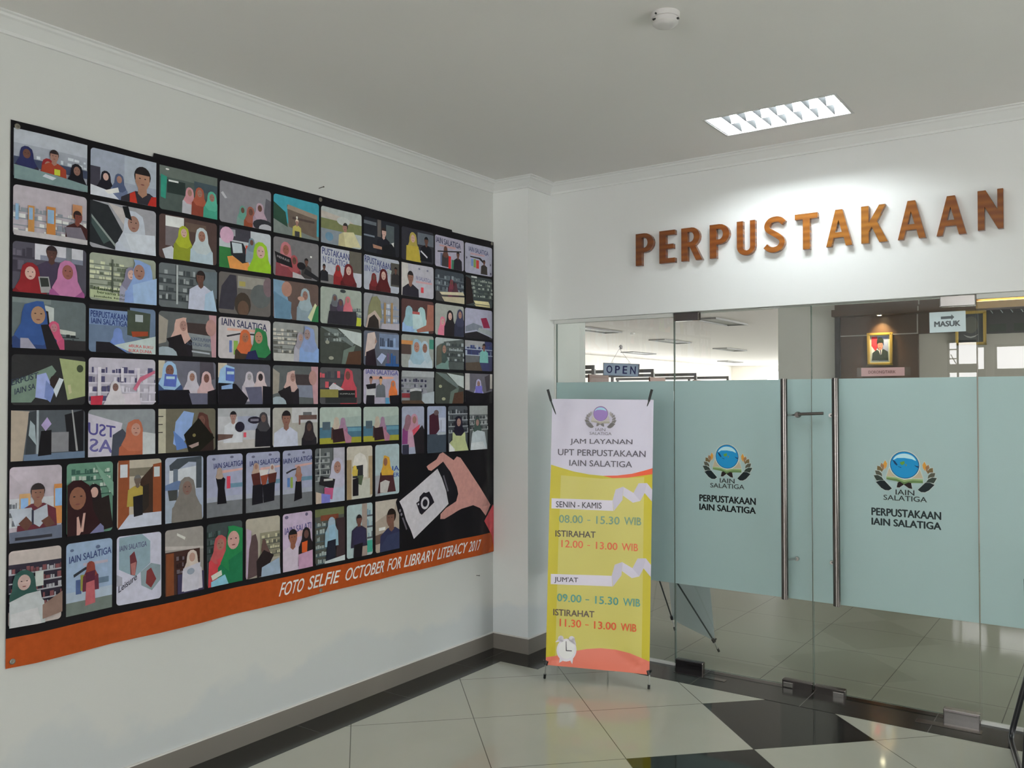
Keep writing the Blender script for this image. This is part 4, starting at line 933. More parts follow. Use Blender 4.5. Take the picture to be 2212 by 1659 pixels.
G6(0,4,'3c8c9e',[('p','6c7472',0,.62,1,.9,1,1,0,1),('p','2a4438',0,.2,.25,.42,.3,.8,0,.64),('p','62564e',.28,.22,.95,.34,.95,.95,.32,.78),('p','8a7c70',.3,.2,.96,.32,.96,.44,.28,.32),('r',.4,.5,.9,.56,'4a403c'),('e',.5,.5,.02,.04,'d0c4bc'),('m',.5,.62,.12,'a8a05a',SK,'c8b8a8'),('r',.45,.86,.56,1,'3c3c40')],'person in yellow before a brown building and blue sky')
G6(0,5,'9ca2a2',[('p','a8a09a',0,.12,.6,.2,.9,.36,0,.3),('r',0,.32,1,.6,'6c704e'),('r',0,.6,.6,1,'7a828c'),('e',.55,.3,.16,.12,'a9adac'),('m',.6,.46,.2,'a8a07c',SK,'2c2a2c',-.3),('p','b8b290',.55,.6,.8,.55,.98,.95,.6,1),('e',.2,.8,.1,.12,'5f7f96')],'person with a backpack outdoors')
G6(0,6,'20232a',[('r',0,.1,.35,.2,'5a6068'),('r',0,.5,.3,.55,'6c7480'),('r',.38,.0,.48,.5,'5c5654'),('r',.62,.1,.85,.7,'4c5458'),('m',.55,.34,.22,'191a22',SL,'2c2220',.2),('p','94705f',.24,.75,.5,.78,.5,.86,.26,.86),('p','15161a',.5,.75,.86,.6,.9,1,.5,1),('p','c4c4c4',.76,.62,.84,.58,.84,.72)],'man in a dark shirt holding a book')
G6(0,7,'2c2c34',[('r',.5,.08,1,.45,'5a606a'),('h',.36,.3,.26,'9c8c48',SL,'8c90a0'),('p','a8963e',.15,.55,.52,.52,.6,1,.14,1),('m',.76,.3,.2,'16161c',SD,'16161a'),('p','b8b8c0',.6,.62,.8,.8,.78,.84,.58,.66)],'woman in a yellow scarf beside a person in black')
G6(0,8,'9c98aa',[('t',.03,.05,.88,.24,NV,IS,.06),('r',.15,.28,.7,.34,'b08c90'),('r',.18,.55,.28,.95,'5c6480'),('h',.36,.42,.16,'5c4038',SD,'3a3638'),('p','26242a',.08,.5,.9,.36,.9,.4,.08,.54),('r',.46,.6,.54,1,'b8282a'),('r',.56,.7,.66,1,'3e6c58'),('m',.78,.5,.17,'24222a',SD,'1c1a20')],'two people before the white library backdrop')
G6(0,9,'9c9cae',[('t',.14,.1,.84,.26,'4a4e74',IS,.05),('r',.2,.3,.7,.36,'a88c96'),('r',.22,.5,.3,.75,'6c84b4'),('r',.31,.5,.39,.78,'7c9454'),('r',.4,.52,.5,.8,'b0403c'),('p','2c2a30',.18,.42,.55,.42,.7,.55,.66,.6,.5,.47,.2,.46),('m',.68,.55,.13,'34302e',SD,'2a2422'),('e',.06,.5,.02,.04,'4c4c60'),('e',.92,.6,.02,.04,'4c4c60'),('e',.93,.9,.03,.04,'4c4c60')],'person before the library backdrop')
G6(1,0,'a29ba4',[('s',0,.38,1,.95,4,'c6c8ce','7c828c'),('r',.02,.38,.06,.7,'7c98b4'),('r',.18,.38,.26,.95,'a87a48'),('r',.19,.42,.24,.66,'7c98b4'),('r',.42,.34,.54,.98,'a8703c'),('r',.43,.4,.52,.68,'7c98b4'),('r',.78,.2,.92,.5,'a87858'),('m',.85,.45,.2,'3c2020','6c3c34','2c2020',.3),('p','6a6470',.66,.7,.9,.66,1,.95,.7,.9),('r',0,.9,1,1,'a8a4a8')],'orange and white bookshelves with a man reading')
G6(1,1,'8e8e96',[('p','23262a',0,0,.26,.05,.58,.8,.4,1,0,.9),('p','3c4a4a',.02,.3,.3,.8,.2,.9,.02,.5),('p','7c8484',.02,.3,.42,.95,.38,.95,.02,.36),('p','a8a2a2',.26,0,.6,.1,.6,.6),('h',.66,.36,.38,'aab0bc','8a6a60','a8aebc',-.1),('p','b6bcc8',.5,.6,.98,.55,1,1,.62,1),('p','16181c',.47,.02,.56,.0,.62,.3,.52,.25)],'woman in a white scarf, tilted shelf behind')
G6(1,2,'4a3a38',[('r',.1,.02,.4,.26,'c4c6cc'),('r',.1,.26,.4,.7,'6a6468'),('r',.42,.1,.8,.3,'5c4c44'),('p','b0b4bc',.05,.8,.2,.7,.36,.95,.3,1,.1,1),('h',.40,.36,.22,'98a02e',SL,'7c8428'),('h',.72,.36,.27,'aab4ba','8a6458','a0b0bc')],'women in lime and white scarves')
G6(1,3,'a8adb4',[('r',0,0,.6,.3,'3c3a44'),('r',.1,.04,.3,.2,'8c8c94'),('e',.14,.2,.13,.2,'b894ac'),('r',0,.5,.24,1,'2f6a3a'),('p','c8884c',.15,.72,.5,.6,.62,1,.2,1),('p','23262c',.2,.34,.45,.34,.62,.76,.44,.84,.22,.66),('p','a8b2ba',.23,.36,.42,.36,.44,.58,.26,.62),('r',.5,.38,.58,.6,'c84c34'),('h',.62,.28,.15,'6a7c88',SD,'7c8c98'),('h',.80,.48,.34,'86ac2c',SL,'86ac2c')],'woman in a lime scarf with laptop and orange table')
G6(1,4,'6c6a6e',[('h',.26,.30,.28,'a86870','845248','7a3c44'),('h',.44,.55,.2,'94484e',SD,'7a3a40'),('p','1a181c',.02,.38,.36,.5,.4,.75,.06,.66),('t',.07,.47,.33,.53,'8a8488','MENULIS',.08),('m',.72,.52,.14,'3a3638',SD,'1c1a1c'),('e',.6,.66,.1,.1,'1c1a1e'),('p','202024',.7,.7,1,.9,1,1,.66,.85),('p','a8a4a8',.4,.85,.6,.9,.7,1,.4,1),('r',.8,.35,.84,.4,'d0d0d0')],'woman in a pink scarf holding a black speech bubble')
G6(1,5,'a8aab4',[('r',.7,0,1,.6,'58544e'),('t',.03,.03,.7,.22,'38406e','PUSTAKAAN',.06),('t',.05,.26,.68,.44,'565c84','N SALATIGA',.04),('p','6c6a6c',0,.72,.6,.8,.6,1,0,1),('m',.08,.56,.12,'1e1e24',SD,'1e1e24'),('h',.42,.55,.14,'8c2a2c',SD,'7c2428'),('h',.68,.56,.26,'5c1c20',SL,'4c181c')],'woman in a maroon scarf before the library sign')
G6(1,6,'9ca0ac',[('r',.76,.1,1,.8,'4a4844'),('t',.02,.02,.76,.22,'38406e','RPUSTAKAAN',.12),('t',.02,.30,.78,.48,'565c84','IIN SALATIGA',-.04),('h',.28,.62,.17,'6c2428',SD,'5c2024'),('m',.9,.3,.14,'2c2a2c',SD,'1c1a1c'),('h',.55,.52,.27,'4c181c',SL,'4a1a1e'),('p','9aa4a4',.66,.3,.78,.34,.76,.45,.66,.44)],'tilted selfie in a maroon scarf before the library sign')
G6(1,7,'a2a0aa',[('p','b4b0ae',0,0,.2,0,.25,1,0,1),('t',.46,.34,.92,.46,'6a6a8c','N SALATIGA',.05),('r',.45,.5,.95,.56,'b08c94'),('r',.6,.68,.68,.85,'b84048'),('e',.55,.12,.03,.03,'6a6a80'),('e',.8,.14,.03,.03,'6a6a80'),('m',.28,.42,.3,'26242e','7c5a4e','1e1a1c',.05)],'young man before the library backdrop')
G6(1,8,'3a4048',[('s',0,.1,1,.7,3,'7c848c','586068'),('r',0,.7,1,1,'3c3a3a'),('h',.55,.36,.14,'6a3440',SD,'5c3040'),('h',.68,.45,.14,'4c3038',None,'44303a'),('p','b8b098',.12,.72,.95,.62,1,.72,.2,.8),('p','a89f88',.2,.86,1,.78,1,1,.3,1)],'people at a cream table among dark shelves')
G6(1,9,'3c4446',[('s',.2,.05,1,.7,5,'8c948e','4e5654'),('r',.2,0,.4,.06,'b0b4b4'),('p','241c1c',0,.05,.18,.1,.28,.9,0,1),('p','c0b890',.28,.82,.8,.8,.86,.92,.34,.92),('p','b0a880',.3,.94,.86,.94,.86,1,.36,1)],'dark shelves and a cream table')
G6(2,0,'4a4854',[('r',.28,.0,.95,.32,'b4b4be'),('r',.35,.22,.95,.32,'74788a'),('s',0,.05,.28,.6,2,'5a5664','3a3642'),('r',.7,0,.78,.4,'6c7078'),('m',.50,.16,.24,'3c3448','4a3430','2a2226'),('h',.22,.60,.28,'7c2026',SL,'6c1c22'),('p','8a8a8c',.32,.66,.46,.64,.5,.96,.36,.98),('p','2c302e',.34,.68,.45,.67,.47,.84,.36,.86),('h',.72,.50,.32,'a86c94','84524c','8c4c7c')],'three students, one showing a tablet')
G6(2,1,'8e9488',[('s',0,.14,.62,.78,6,'b8bca4','5c6456'),('r',.31,.1,.335,.85,'4a5048'),('p','a2ac8c',0,.78,.55,.84,.55,1,0,.95),('t',.05,.72,.5,.78,'3a4a2c','Membaca',.02),('t',.1,.80,.52,.86,'3a4a2c','bersama kita',.02),('t',.05,.9,.55,.95,'2c3828','jendela hidup',.02),('h',.60,.38,.22,'77748a',SL,'8c8ca0'),('h',.78,.30,.36,'7c94c0',SK,'7a90c0',-.4),('p','8ca4d0',.62,.6,1,.4,1,1,.64,1)],'two women in blue before the bookshelves')
G6(2,2,'5c6266',[('s',0,.08,.62,.85,4,'8c9296','3c4246'),('r',.27,.02,.30,.92,'9aa0a2'),('p','5c666e',.72,.1,1,.05,1,.7,.76,.5),('m',.70,.24,.26,'aeb2c6','5a4038','221a1a',-.2),('p','9ab0d0',.78,.62,.92,.5,1,1,.76,1)],'man in a pale shirt between the shelves')
G6(2,3,'5e5a58',[('r',.35,.05,1,.35,'85827c'),('r',.38,.18,.5,.3,'968c54'),('p','34323c',.05,.35,.2,.05,.32,.05,.34,.5,.28,.9,0,.9),('e',.45,.75,.16,.3,'3a322c'),('e',.46,.85,.11,.2,'5a463a'),('e',.8,.5,.2,.3,'55595a'),('e',.95,.25,.1,.25,'6c5c62')],'blurred reader in a dark corner')
G6(2,4,'5a4a46',[('p','6c88a0',0,0,.24,.02,.3,.45,.4,.98,.02,1),('e',.28,.22,.11,.2,'9a7468'),('p','5a7890',0,.3,.2,.45,.38,.55,.36,1,.05,1),('h',.70,.32,.26,'8c9ca4','84645c','7c8c98'),('e',.6,.42,.08,.06,'b08c80'),('p','2f6c44',.86,.7,1,.55,1,1,.82,1),('p','b8bc98',.76,.9,.92,.5,.96,.55,.84,1)],'two women in grey blue scarves reading')
G6(2,5,'8f9790',[('s',.72,.45,1,.75,2,'6c7478','4c5456'),('h',.34,.28,.15,'5a5c64',SD,'3a3440'),('e',.54,.06,.07,.05,'34383c'),('h',.48,.40,.16,'4a3c50',SD,'33303c'),('h',.66,.30,.15,'b4626e',SK,'b4626e'),('p','28262e',.2,.65,.86,.6,.9,1,.16,1),('p','a4ac3a',.88,.75,.98,.78,.98,1,.86,1)],'three women sitting by the wall')
G6(2,6,'87888e',[('s',.45,.2,1,.8,3,'aab0bc','74809a'),('r',.56,.22,.62,.85,'8c7454'),('r',.76,.2,.82,.85,'8c7454'),('p','77765a',.12,.4,.22,.1,.36,.06,.46,.2,.5,.7,.1,.7),('p','a89890',.1,.65,.3,.48,.46,.7,.42,1,.04,1),('p','2a2422',.14,.72,.28,.6,.4,.76,.42,1,.08,1),('p','9c98a4',.5,.85,1,.8,1,1,.46,1)],'woman in an olive scarf seen from behind at a desk')
G6(2,7,'4c3434',[('h',.24,.4,.27,'86a4b0',None,'84a0c4'),('h',.62,.4,.27,'96b4b8',None,'94b0c0'),('p','a8bcc0',.34,.4,.58,.36,.7,.85,.36,.9),('r',.34,.36,.56,.44,'a05050'),('p','8c5c50',.8,.1,1,.1,1,.9,.5,1,.46,.92,.76,.75)],'two women hidden behind an open paper')
G6(2,8,'90938f',[('h',.26,.56,.22,'c07086',SL,'c07086'),('h',.52,.36,.26,'1e1a1e',SL,'1e1a1e'),('h',.86,.28,.25,'34364c',SK,'2c2e40')],'three women in pink, black and navy scarves')
G6(2,9,'9494a8',[('p','6a707c',.02,.62,.3,.48,.62,.56,.62,.8,.4,.7,.02,.8),('p','8a9094',.5,.62,1,.7,1,.9,.45,.76),('p','1e1c20',0,.85,.42,.75,1,.95,1,1,0,1),('p','7a2440',.56,.3,.76,.26,.9,.6,.66,.62)],'grey desk and a maroon scarf')
G6(3,0,'5b6468',[('r',0,.0,.5,.1,'6c7678'),('p','aab0b0',.42,.12,.54,.16,.54,.55,.4,.5),('p','b0b4b0',.6,.58,.85,.62,.85,.7,.62,.68),('s',.56,.66,.9,.85,2,'3c4448','23282a'),('r',.6,.8,1,1,'2c2a2c'),('p','1c1818',.36,.2,.46,.24,.48,.5,.7,1,.4,1),('h',.54,.56,.18,'b45070','a8707c','a8486a'),('h',.28,.32,.38,'2f4a80','94745e','2b3c68',.3),('p','1c1a1e',.36,.52,.46,.5,.62,1,.44,1),('p','8c8a9c',.1,.8,.2,.8,.3,1,.1,1)],'woman in a blue scarf leaning in, pink scarf behind')
G6(3,1,'60708a',[('r',0,0,.6,.09,'1c1a1e'),('r',0,.09,.6,.42,'7084a8'),('p','3e463c',.56,.05,.92,.1,.9,.7,.56,.6),('r',.68,.14,.8,.3,'9aa2a8'),('p','8c4028',.62,.52,.88,.5,.88,.6,.64,.64),('t',.02,.12,.56,.26,'26366c','PERPUSTAKAAN',.04),('t',.03,.28,.56,.40,'26366c',IS,.03),('h',.42,.58,.16,'6a80b8',None,'5a72b0'),('p','a8b4b4',.36,.84,1,.6,1,1,.66,1),('p','1c1a20',.1,.78,.3,.78,.56,1,.1,1),('t',.58,.80,.96,.87,'b0585c','#BUKA BUKU',.02),('t',.58,.90,.94,.97,'b0585c','BUKA DUNIA',.02)],'reader under the library sign with red slogan')
G6(3,2,'55585a',[('p','8c867e',0,.08,.15,.2,.12,.7,0,.75),('r',.3,.22,1,.5,'3a3030'),('p','7c8288',.42,.45,.92,.5,.92,.86,.42,.8),('t',.44,.54,.9,.62,'4a5468','PERPUSTAKAAN',.03,1),('t',.46,.66,.88,.74,'4a5468','IAIN SALATIGA',.03,1),('h',.36,.30,.26,'b4948c','90706a','1e1a20',.4),('p','1c181c',.12,.62,.36,.5,.5,1,.3,1),('p','a8848c',.86,0,1,0,1,1,.92,1),('e',.9,.3,.1,.2,'a07c78'),('e',.1,1.0,.2,.2,'8c98a2'),('p','9aa0a8',.55,.86,.88,.9,.88,.94,.55,.9)],'women in pale scarves, mirrored sign behind')
G6(3,3,'aea8ac',[('t',.06,.02,.93,.2,NV,IS,.08),('r',.16,.26,.72,.32,'c0988c'),('p','2c2a30',.15,.44,.4,.36,.7,.36,.7,.40,.4,.4,.16,.48),('r',.2,.56,.25,.85,'586aa0'),('r',.28,.56,.36,.9,'7a9c4c'),('h',.50,.46,.26,'b45c38','94604a','3c3028'),('h',.80,.44,.32,'2a6c42','9c7460','20282c',-.3),('p','24264c',.55,.82,.7,.76,.76,1,.5,1)],'women in orange and green scarves before the backdrop')
G6(3,4,'8a8c8c',[('s',.0,.14,.55,.8,6,'b4b0a8','5c5c58'),('r',0,.8,.5,1,'a4a4a2'),('h',.58,.36,.2,'8a8490','9a8078','9a98a4'),('h',.78,.26,.3,'7c8cb4','8a7878','7a94c0',-.4)],'two women in blue scarves by the shelves, paler print')
G6(3,5,'3e423e',[('p','a8b0b0',.42,.02,1,.1,1,.5,.8,.4),('p','646c6c',0,0,.4,.05,.82,.42,.78,.5),('s',.1,.1,.6,.4,2,'8a9292','4a5050'),('p','5e6a64',.55,.62,.85,.45,.7,1,.5,1),('p','4c3428',.68,.66,.98,.6,.98,1,.6,1),('e',.16,.42,.05,.05,'8c8c80'),('e',.25,.85,.06,.05,'8c8c80')],'tilted dark bookshelves')
G6(3,6,'565a68',[('r',.44,.05,1,.5,'6a7894'),('s',.46,.05,1,.5,1,'3a4458','8094b4'),('s',.62,.5,1,1,1,'6c4c70','2c5084'),('p','b8a8a4',.06,.4,.1,.08,.3,.02,.36,.3,.28,.55,.02,.75),('p','94766c',.32,.18,.37,.3,.3,.38),('p','241a22',.06,.62,.3,.5,.36,1,.04,1),('p','9aa4c4',.36,.8,.5,.62,.64,.7,.5,.95)],'woman in a cream scarf choosing a book')
G6(3,7,'8c908e',[('r',0,.18,.35,.3,'b47c4c'),('r',0,.3,.3,.6,'4a3c38'),('r',.86,.1,1,.4,'3e7c6c'),('h',.72,.38,.30,'9aacb8','7c5a50','a8b4be'),('h',.48,.36,.34,'8aa4b4','9c7468','a8b4c0',-.1)],'two women in pale blue scarves cheek to cheek')
G6(3,8,'9aa2a4',[('p','4a5050',.3,.12,1,0,1,1,.5,1),('s',.4,.1,1,.75,4,'8c9498','3a4042'),('h',.24,.36,.28,'3e4c4a','8c6c60','66807c',.5),('p','55534a',.04,.3,.2,.2,.2,.8,.02,.9)],'woman in a dark green scarf before tilted shelves')
G6(3,9,'35385a',[('r',0,0,.7,.22,'8c8c90'),('s',0,.1,1,.5,2,'36406a','9098a8'),('r',0,.5,.5,.75,'5a5c60'),('p','4a4038',0,.75,.5,.7,.6,1,0,1),('m',.66,.18,.17,'6ca09c','6c4c44','1e1a1c',-.2)],'man in a mint shirt by navy shelves')
G6(4,0,'2a2a2c',[('p','66786e',0,.55,.52,.2,.58,.32,.25,.95,0,.95),('t',.0,.5,.34,.62,'2c3444','ERPUST',-.16),('t',.04,.68,.3,.8,'2c3444','IAIN SA',-.12),('p','8f9870',.62,.05,1,.1,1,.82,.74,.9),('p','a8a688',.74,.6,.78,.58,.8,.75,.76,.78),('e',.92,.25,.05,.08,'3c4434'),('p','8c98c8',.32,.4,.44,.35,.5,.55,.46,.9,.3,.85),('p','6c7cb0',.44,.5,.56,.7,.5,.95,.42,.85),('e',.55,.52,.06,.12,'2c2424'),('p','b4bcc4',.54,.7,.62,.45,.68,.48,.58,.85)],'reader in pale blue under a tilted sign')
G6(4,1,'a8a4b2',[('s',0,.15,1,.95,4,'4a4868','bcb8c6'),('r',.12,.2,.17,.95,'c0bcca'),('r',.46,.2,.50,.5,'c0bcca'),('r',.7,.2,.74,.95,'c0bcca'),('p','b06078',.64,.66,.74,.4,.98,.24,.98,.3,.76,.5,.68,.7),('p','b8b0bc',.3,.78,.72,.74,.76,1,.2,1),('h',.38,.62,.18,'b8b4bc','6c5450','b8b4bc'),('p','a83044',.02,.82,.2,.8,.18,1,.02,1)],'white shelf wall with a woman in white')
G6(4,2,'60606e',[('r',0,0,.1,.4,'b0aa9c'),('p','4a4650',.7,0,.95,.0,.98,.4,.7,.5),('h',.18,.22,.28,'8aa8d0','6c4c44','3a4a70'),('p','5060a8',.1,.3,.3,.32,.28,.6,.08,.58),('r',.12,.36,.26,.42,'a0b8dc'),('h',.56,.36,.2,'aeaab6',SK,'b0a8b4'),('h',.82,.38,.22,'b89ca0','6c4a44','b4989c'),('p','17141a',0,.68,.5,.66,.6,1,0,1),('p','5c5c70',.5,.74,.84,.74,.84,1,.56,1),('p','17141a',.84,.7,1,.64,1,1,.84,1)],'students reading, one with a blue book')
G6(4,3,'5e5e6a',[('r',0,0,.16,.35,'b0a89c'),('p','8aa8d0',.04,.16,.14,.04,.3,.1,.28,.5,.0,.5),('p','4c60a8',.14,.1,.3,.14,.3,.45,.14,.42),('r',.16,.2,.29,.27,'a0b8dc'),('h',.58,.32,.18,'b0aab4','8c8890','a8a0ac'),('h',.80,.32,.2,'b8a8ac','2c2428','b4a4a8'),('p','17141a',0,.48,.32,.5,.56,.85,.5,1,0,1),('p','7c98c0',.06,.56,.26,.5,.26,.62,.06,.64),('p','55556a',.5,.58,.82,.56,.84,1,.6,1),('p','15131a',.84,.54,1,.56,1,1,.84,1)],'students reading, faces behind books')
G6(4,4,'54585a',[('p','8a847c',0,.08,.14,.2,.12,.7,0,.75),('r',.3,.22,1,.5,'3a3234'),('p','74798a',.42,.5,.9,.5,.9,.84,.42,.8),('h',.38,.30,.24,'b09490','8c6c66','1e1a20',.4),('p','1c181c',.1,.68,.36,.52,.44,1,.26,1),('p','a8848c',.84,0,1,0,1,1,.9,1),('e',.88,.3,.09,.2,'a07c78'),('e',.1,1.0,.18,.2,'8c98a2')],'women in pale scarves, repeated print')
G6(4,5,'4a4a4e',[('s',0,.05,.6,.6,2,'b4505a','3c3c44'),('h',.68,.2,.26,'a84450','64403c','a8444e',-.2),('p','b4b0b8',.2,.55,.3,.42,.56,.6,.24,.66),('r',0,.6,.42,.82,'7a7440'),('r',.42,.62,.84,.82,'1e1e20'),('r',.12,.82,.88,.98,'2a2c2e'),('t',.46,.70,.82,.74,'8c8c8c','KUMPULAN',.0)],'woman in a red scarf behind stacked books')
G6(4,6,'9c96a8',[('t',.06,.0,.98,.14,'50508c',IS,.02),('p','c09284',.2,.2,.85,.2,.85,.26,.2,.3),('m',.2,.3,.15,'b0b0b6',SK,'1a181c'),('p','1c1a20',.06,.45,.34,.4,.34,.55,.1,.58),('p','1c1a20',.08,.75,.3,.75,.3,1,.06,1),('m',.48,.3,.16,'5c6068','b08868','2a2422'),('h',.84,.42,.15,'c86c3c',SK,'c86c3c'),('p','16141a',.74,.76,1,.74,1,1,.76,1),('r',.62,.82,.74,1,'5084a8')],'three students standing before the backdrop')
G6(4,7,'7c7f84',[('s',0,.2,.78,.68,3,'35354a','8c8c98'),('r',0,.0,1,.18,'94989c'),('r',0,.68,.24,.82,'7a3038'),('p','3a3c3c',.24,.62,.6,.6,.58,.95,.24,.95),('p','b0b2b6',.24,.56,.42,.52,.6,.54,.6,.62,.42,.6,.24,.64),('p','9aa2aa',.62,.7,1,.62,1,1,.6,1),('p','4a3a30',0,.9,.6,.9,.7,1,0,1)],'open book before a white shelf wall')
G6(4,8,'3c403c',[('p','a8b0b0',.42,.02,1,.1,1,.5,.8,.4),('p','606a6a',0,0,.4,.05,.82,.42,.78,.5),('p','5a6660',.55,.62,.85,.45,.7,1,.5,1),('p','4a342a',.68,.66,.98,.6,.98,1,.6,1),('e',.18,.45,.06,.05,'94947c'),('e',.3,.85,.07,.05,'94947c')],'tilted dark bookshelves, repeated print')
G6(4,9,'5c5a64',[('r',0,0,.16,.55,'aaa8a8'),('p','3e3a40',.7,.1,.9,0,1,.5,.76,.6),('r',.9,0,1,.5,'a8a4a0'),('h',.48,.34,.22,'a09cb8','8a6c68','9a98c4'),('p','6c68b0',.36,.42,.6,.4,.62,.75,.36,.76),('p','131116',0,.55,.3,.64,.66,.66,1,.58,1,1,0,1)],'woman in a lavender scarf over a dark table')
G6(5,0,'4a4f56',[('p','9c9084',0,0,.23,.02,.15,1,0,1),('p','34383e',.22,.05,.34,.0,.3,.9,.18,.9),('p','8c98a0',.24,.2,.3,.3,.32,.7,.22,.5),('r',.32,0,.35,.9,'8c949c'),('p','1b1a1e',.7,.1,.98,0,.98,.9,.76,.85),('p','8c8c90',.80,0,.82,.0,.9,.85,.87,.85),('p','5c6c84',.16,.88,1,.86,1,1,.16,1),('r',.5,.45,.76,.85,'74747a'),('p','141216',.38,.42,.52,.4,.52,.9,.34,.92),('p','9a8cb4',.38,.3,.46,.14,.52,.28,.44,.42)],'figure in black in a shelf aisle')
G6(5,1,'7d8288',[('p','aeaab8',0,.08,.5,.3,.4,1,0,1),('t',.0,.26,.4,.52,'4a4680','TSU',.1,1),('t',.02,.60,.36,.88,'5c588c','AS',.06,1),('p','3c404c',.36,.55,.5,.42,.6,.6,.58,1,.34,1),('h',.68,.44,.30,'a05e48','a47c70','96543e',.15),('p','a8acb0',.8,.5,1,.55,1,1,.8,1)],'woman in an orange scarf, mirrored sign behind')
G6(5,2,'605c50',[('r',0,0,.12,1,'a09c8c'),('r',.0,.16,.08,.18,'2c2a28'),('r',.0,.34,.07,.36,'2c2a28'),('r',.0,.52,.07,.54,'2c2a28'),('p','7c94c0',.28,.3,.42,.05,.6,.1,.56,.4,.46,.7,.34,.9,.24,.8),('p','5470a8',.24,.5,.4,.7,.5,.9,.3,.95),('h',.76,.28,.26,'50302c','684840','2a1e1c',-.2),('p','17140f',.42,.6,.68,.22,.98,.7,.7,1,.5,1),('e',.6,.62,.03,.04,'6c6440'),('p','94807c',.5,.86,.68,.78,.68,.86,.56,.92)],'students holding a black folder')
G6(5,3,'a4a4aa',[('r',0,.0,1,.2,'94969c'),('r',.36,.2,.74,.55,'8c90a4'),('p','a09c9c',0,.8,1,.76,1,1,0,1),('m',.28,.2,.2,'b4b6be','90706a','201c20'),('p','5c4844',0,.62,.28,.64,.26,.72,0,.78),('h',.86,.26,.21,'3a383e','64504c','1c1a20'),('e',.40,.46,.09,.13,'201c2a'),('e',.68,.30,.13,.09,'201c2a'),('r',.60,.27,.76,.33,'6a6674'),('r',.47,.6,.52,.72,'c05060')],'two students with dark speech bubbles')
G6(5,4,'9a9894',[('r',.4,0,1,.4,'acacb0'),('r',.66,.12,.86,.2,'5a5c60'),('r',.56,.2,.6,.45,'6a4c48'),('r',.6,.2,.98,.32,'5c4844'),('m',.28,.28,.32,'aaaec0','7c5a50','1e1a1e'),('h',.80,.52,.23,'2a2428','4c3834','1f1c22')],'man in a white shirt beside a woman in black')
for c_, lb in ((5, 'two women on a blue couch'), (6, 'two women on a blue couch, repeated print')):
    G6(5,c_,'98a49e',[('p','8c9a96',.5,.3,1,.25,1,.55,.6,.55),('r',.0,.55,1,.85,'44667a'),('r',.6,.58,1,.68,'5a8296'),('r',0,.84,1,1,'8c8a34'),('r',.06,.4,.24,.62,'46545e'),('h',.38,.38,.15,'a89c90',None,'4a3430'),('h',.54,.40,.15,'8c7088',None,'8a5c78'),('p','2a1a1e',.28,.62,.54,.58,.6,.95,.3,.98),('p','9a6c80',.54,.6,.76,.85,.74,1,.6,1)], lb)
SX = [(2.098, 2.284), (2.311, 2.488), (2.509, 2.692), (2.711, 2.893)]
def G5(i, bgc, items, label): draw(SX[i][0], 1.272-.612-(.0 if i > 1 else -.004*(1-i)), SX[i][1], 1.545-.612, bgc, items, label)
G5(0,'8f94a8',[('h',.28,.28,.15,'7c5c68',None,'74386a'),('h',.55,.28,.17,'a87c90','8c6860','a88498'),('p','b84858',.45,.5,.8,.38,.7,.6,.5,.62),('p','1c181c',.5,.62,.9,.4,1,.5,1,1,.6,1),('p','2c2c3c',.02,.8,.3,.8,.3,1,.02,1)],'women hugging, pink scarf')
G5(1,'8c94ac',[('r',.55,.25,.98,.55,'a8acbc'),('r',.7,.3,.72,.55,'6c7080'),('p','3c1c28',.1,.2,.3,.15,.55,.18,.62,.5,.4,.62,.1,.65),('e',.45,.14,.13,.06,'5c4c50'),('r',0,.6,1,1,'39424e'),('r',.5,.56,.98,.62,'9aa0a8')],'figure in maroon at a window')
G5(2,'44484e',[('s',0,.05,1,.6,4,'2a2c32','8c9096'),('h',.52,.36,.19,'1e1a28','8e706a','a8ae84'),('p','a4aa80',.05,.8,.4,.66,.8,.68,1,1,.05,1),('p','c8c8c8',0,.8,.3,.95,.3,1,0,1)],'woman in a dark scarf and lime top')
G5(3,'5c6062',[('r',0,0,1,.2,'8c9090'),('s',0,.2,1,.55,3,'34383c','9a9ea0'),('h',.4,.38,.16,'3c4c48','8e706a','9aa2a8'),('p','a8b0b6',.1,.62,.4,.56,.8,.6,.95,1,.0,1),('p','b8bcc0',.05,.84,.7,.82,.9,1,.05,1)],'woman in a dark green scarf and white shirt')
C7 = [(.007, .193), (.212, .402), (.420, .610), (.628, .815), (.834, 1.024), (1.043, 1.236), (1.253, 1.443), (1.463, 1.655), (1.674, 1.862), (1.884, 2.078)]
def G7(r, c, bgc, items, label):
    t = (1.338, 1.033)[r]; draw(C7[c][0], t-.276-.612, C7[c][1], t-.612, bgc, items, label)
G7(0,0,'a49ba6',[('r',0,.42,1,.8,'aeb0b8'),('s',0,.45,.25,.8,3,'5c6068','b4b8be'),('r',.18,.36,.38,.6,'b08c64'),('r',.2,.42,.34,.56,'7c9cc4'),('r',.84,.26,1,.8,'b07848'),('r',.86,.32,1,.56,'7c9cc4'),('m',.52,.36,.2,'5a2a34','7c5a4e','2a2426'),('p','9aa0ac',0,.56,.4,.55,.42,.6,.7,.52,.72,.7,.55,.82,.42,.76,.1,.78),('p','2a2c3c',.4,.58,.44,.58,.44,.78,.4,.78),('p','5a3c34',.16,.75,.3,.66,.42,.76,.3,.86),('p','5a3c34',.58,.74,.74,.68,.86,.8,.7,.84),('p','5c6274',0,.86,1,.82,1,1,0,1),('r',.1,.93,.8,.97,'2c2c34')],'man reading a newspaper')
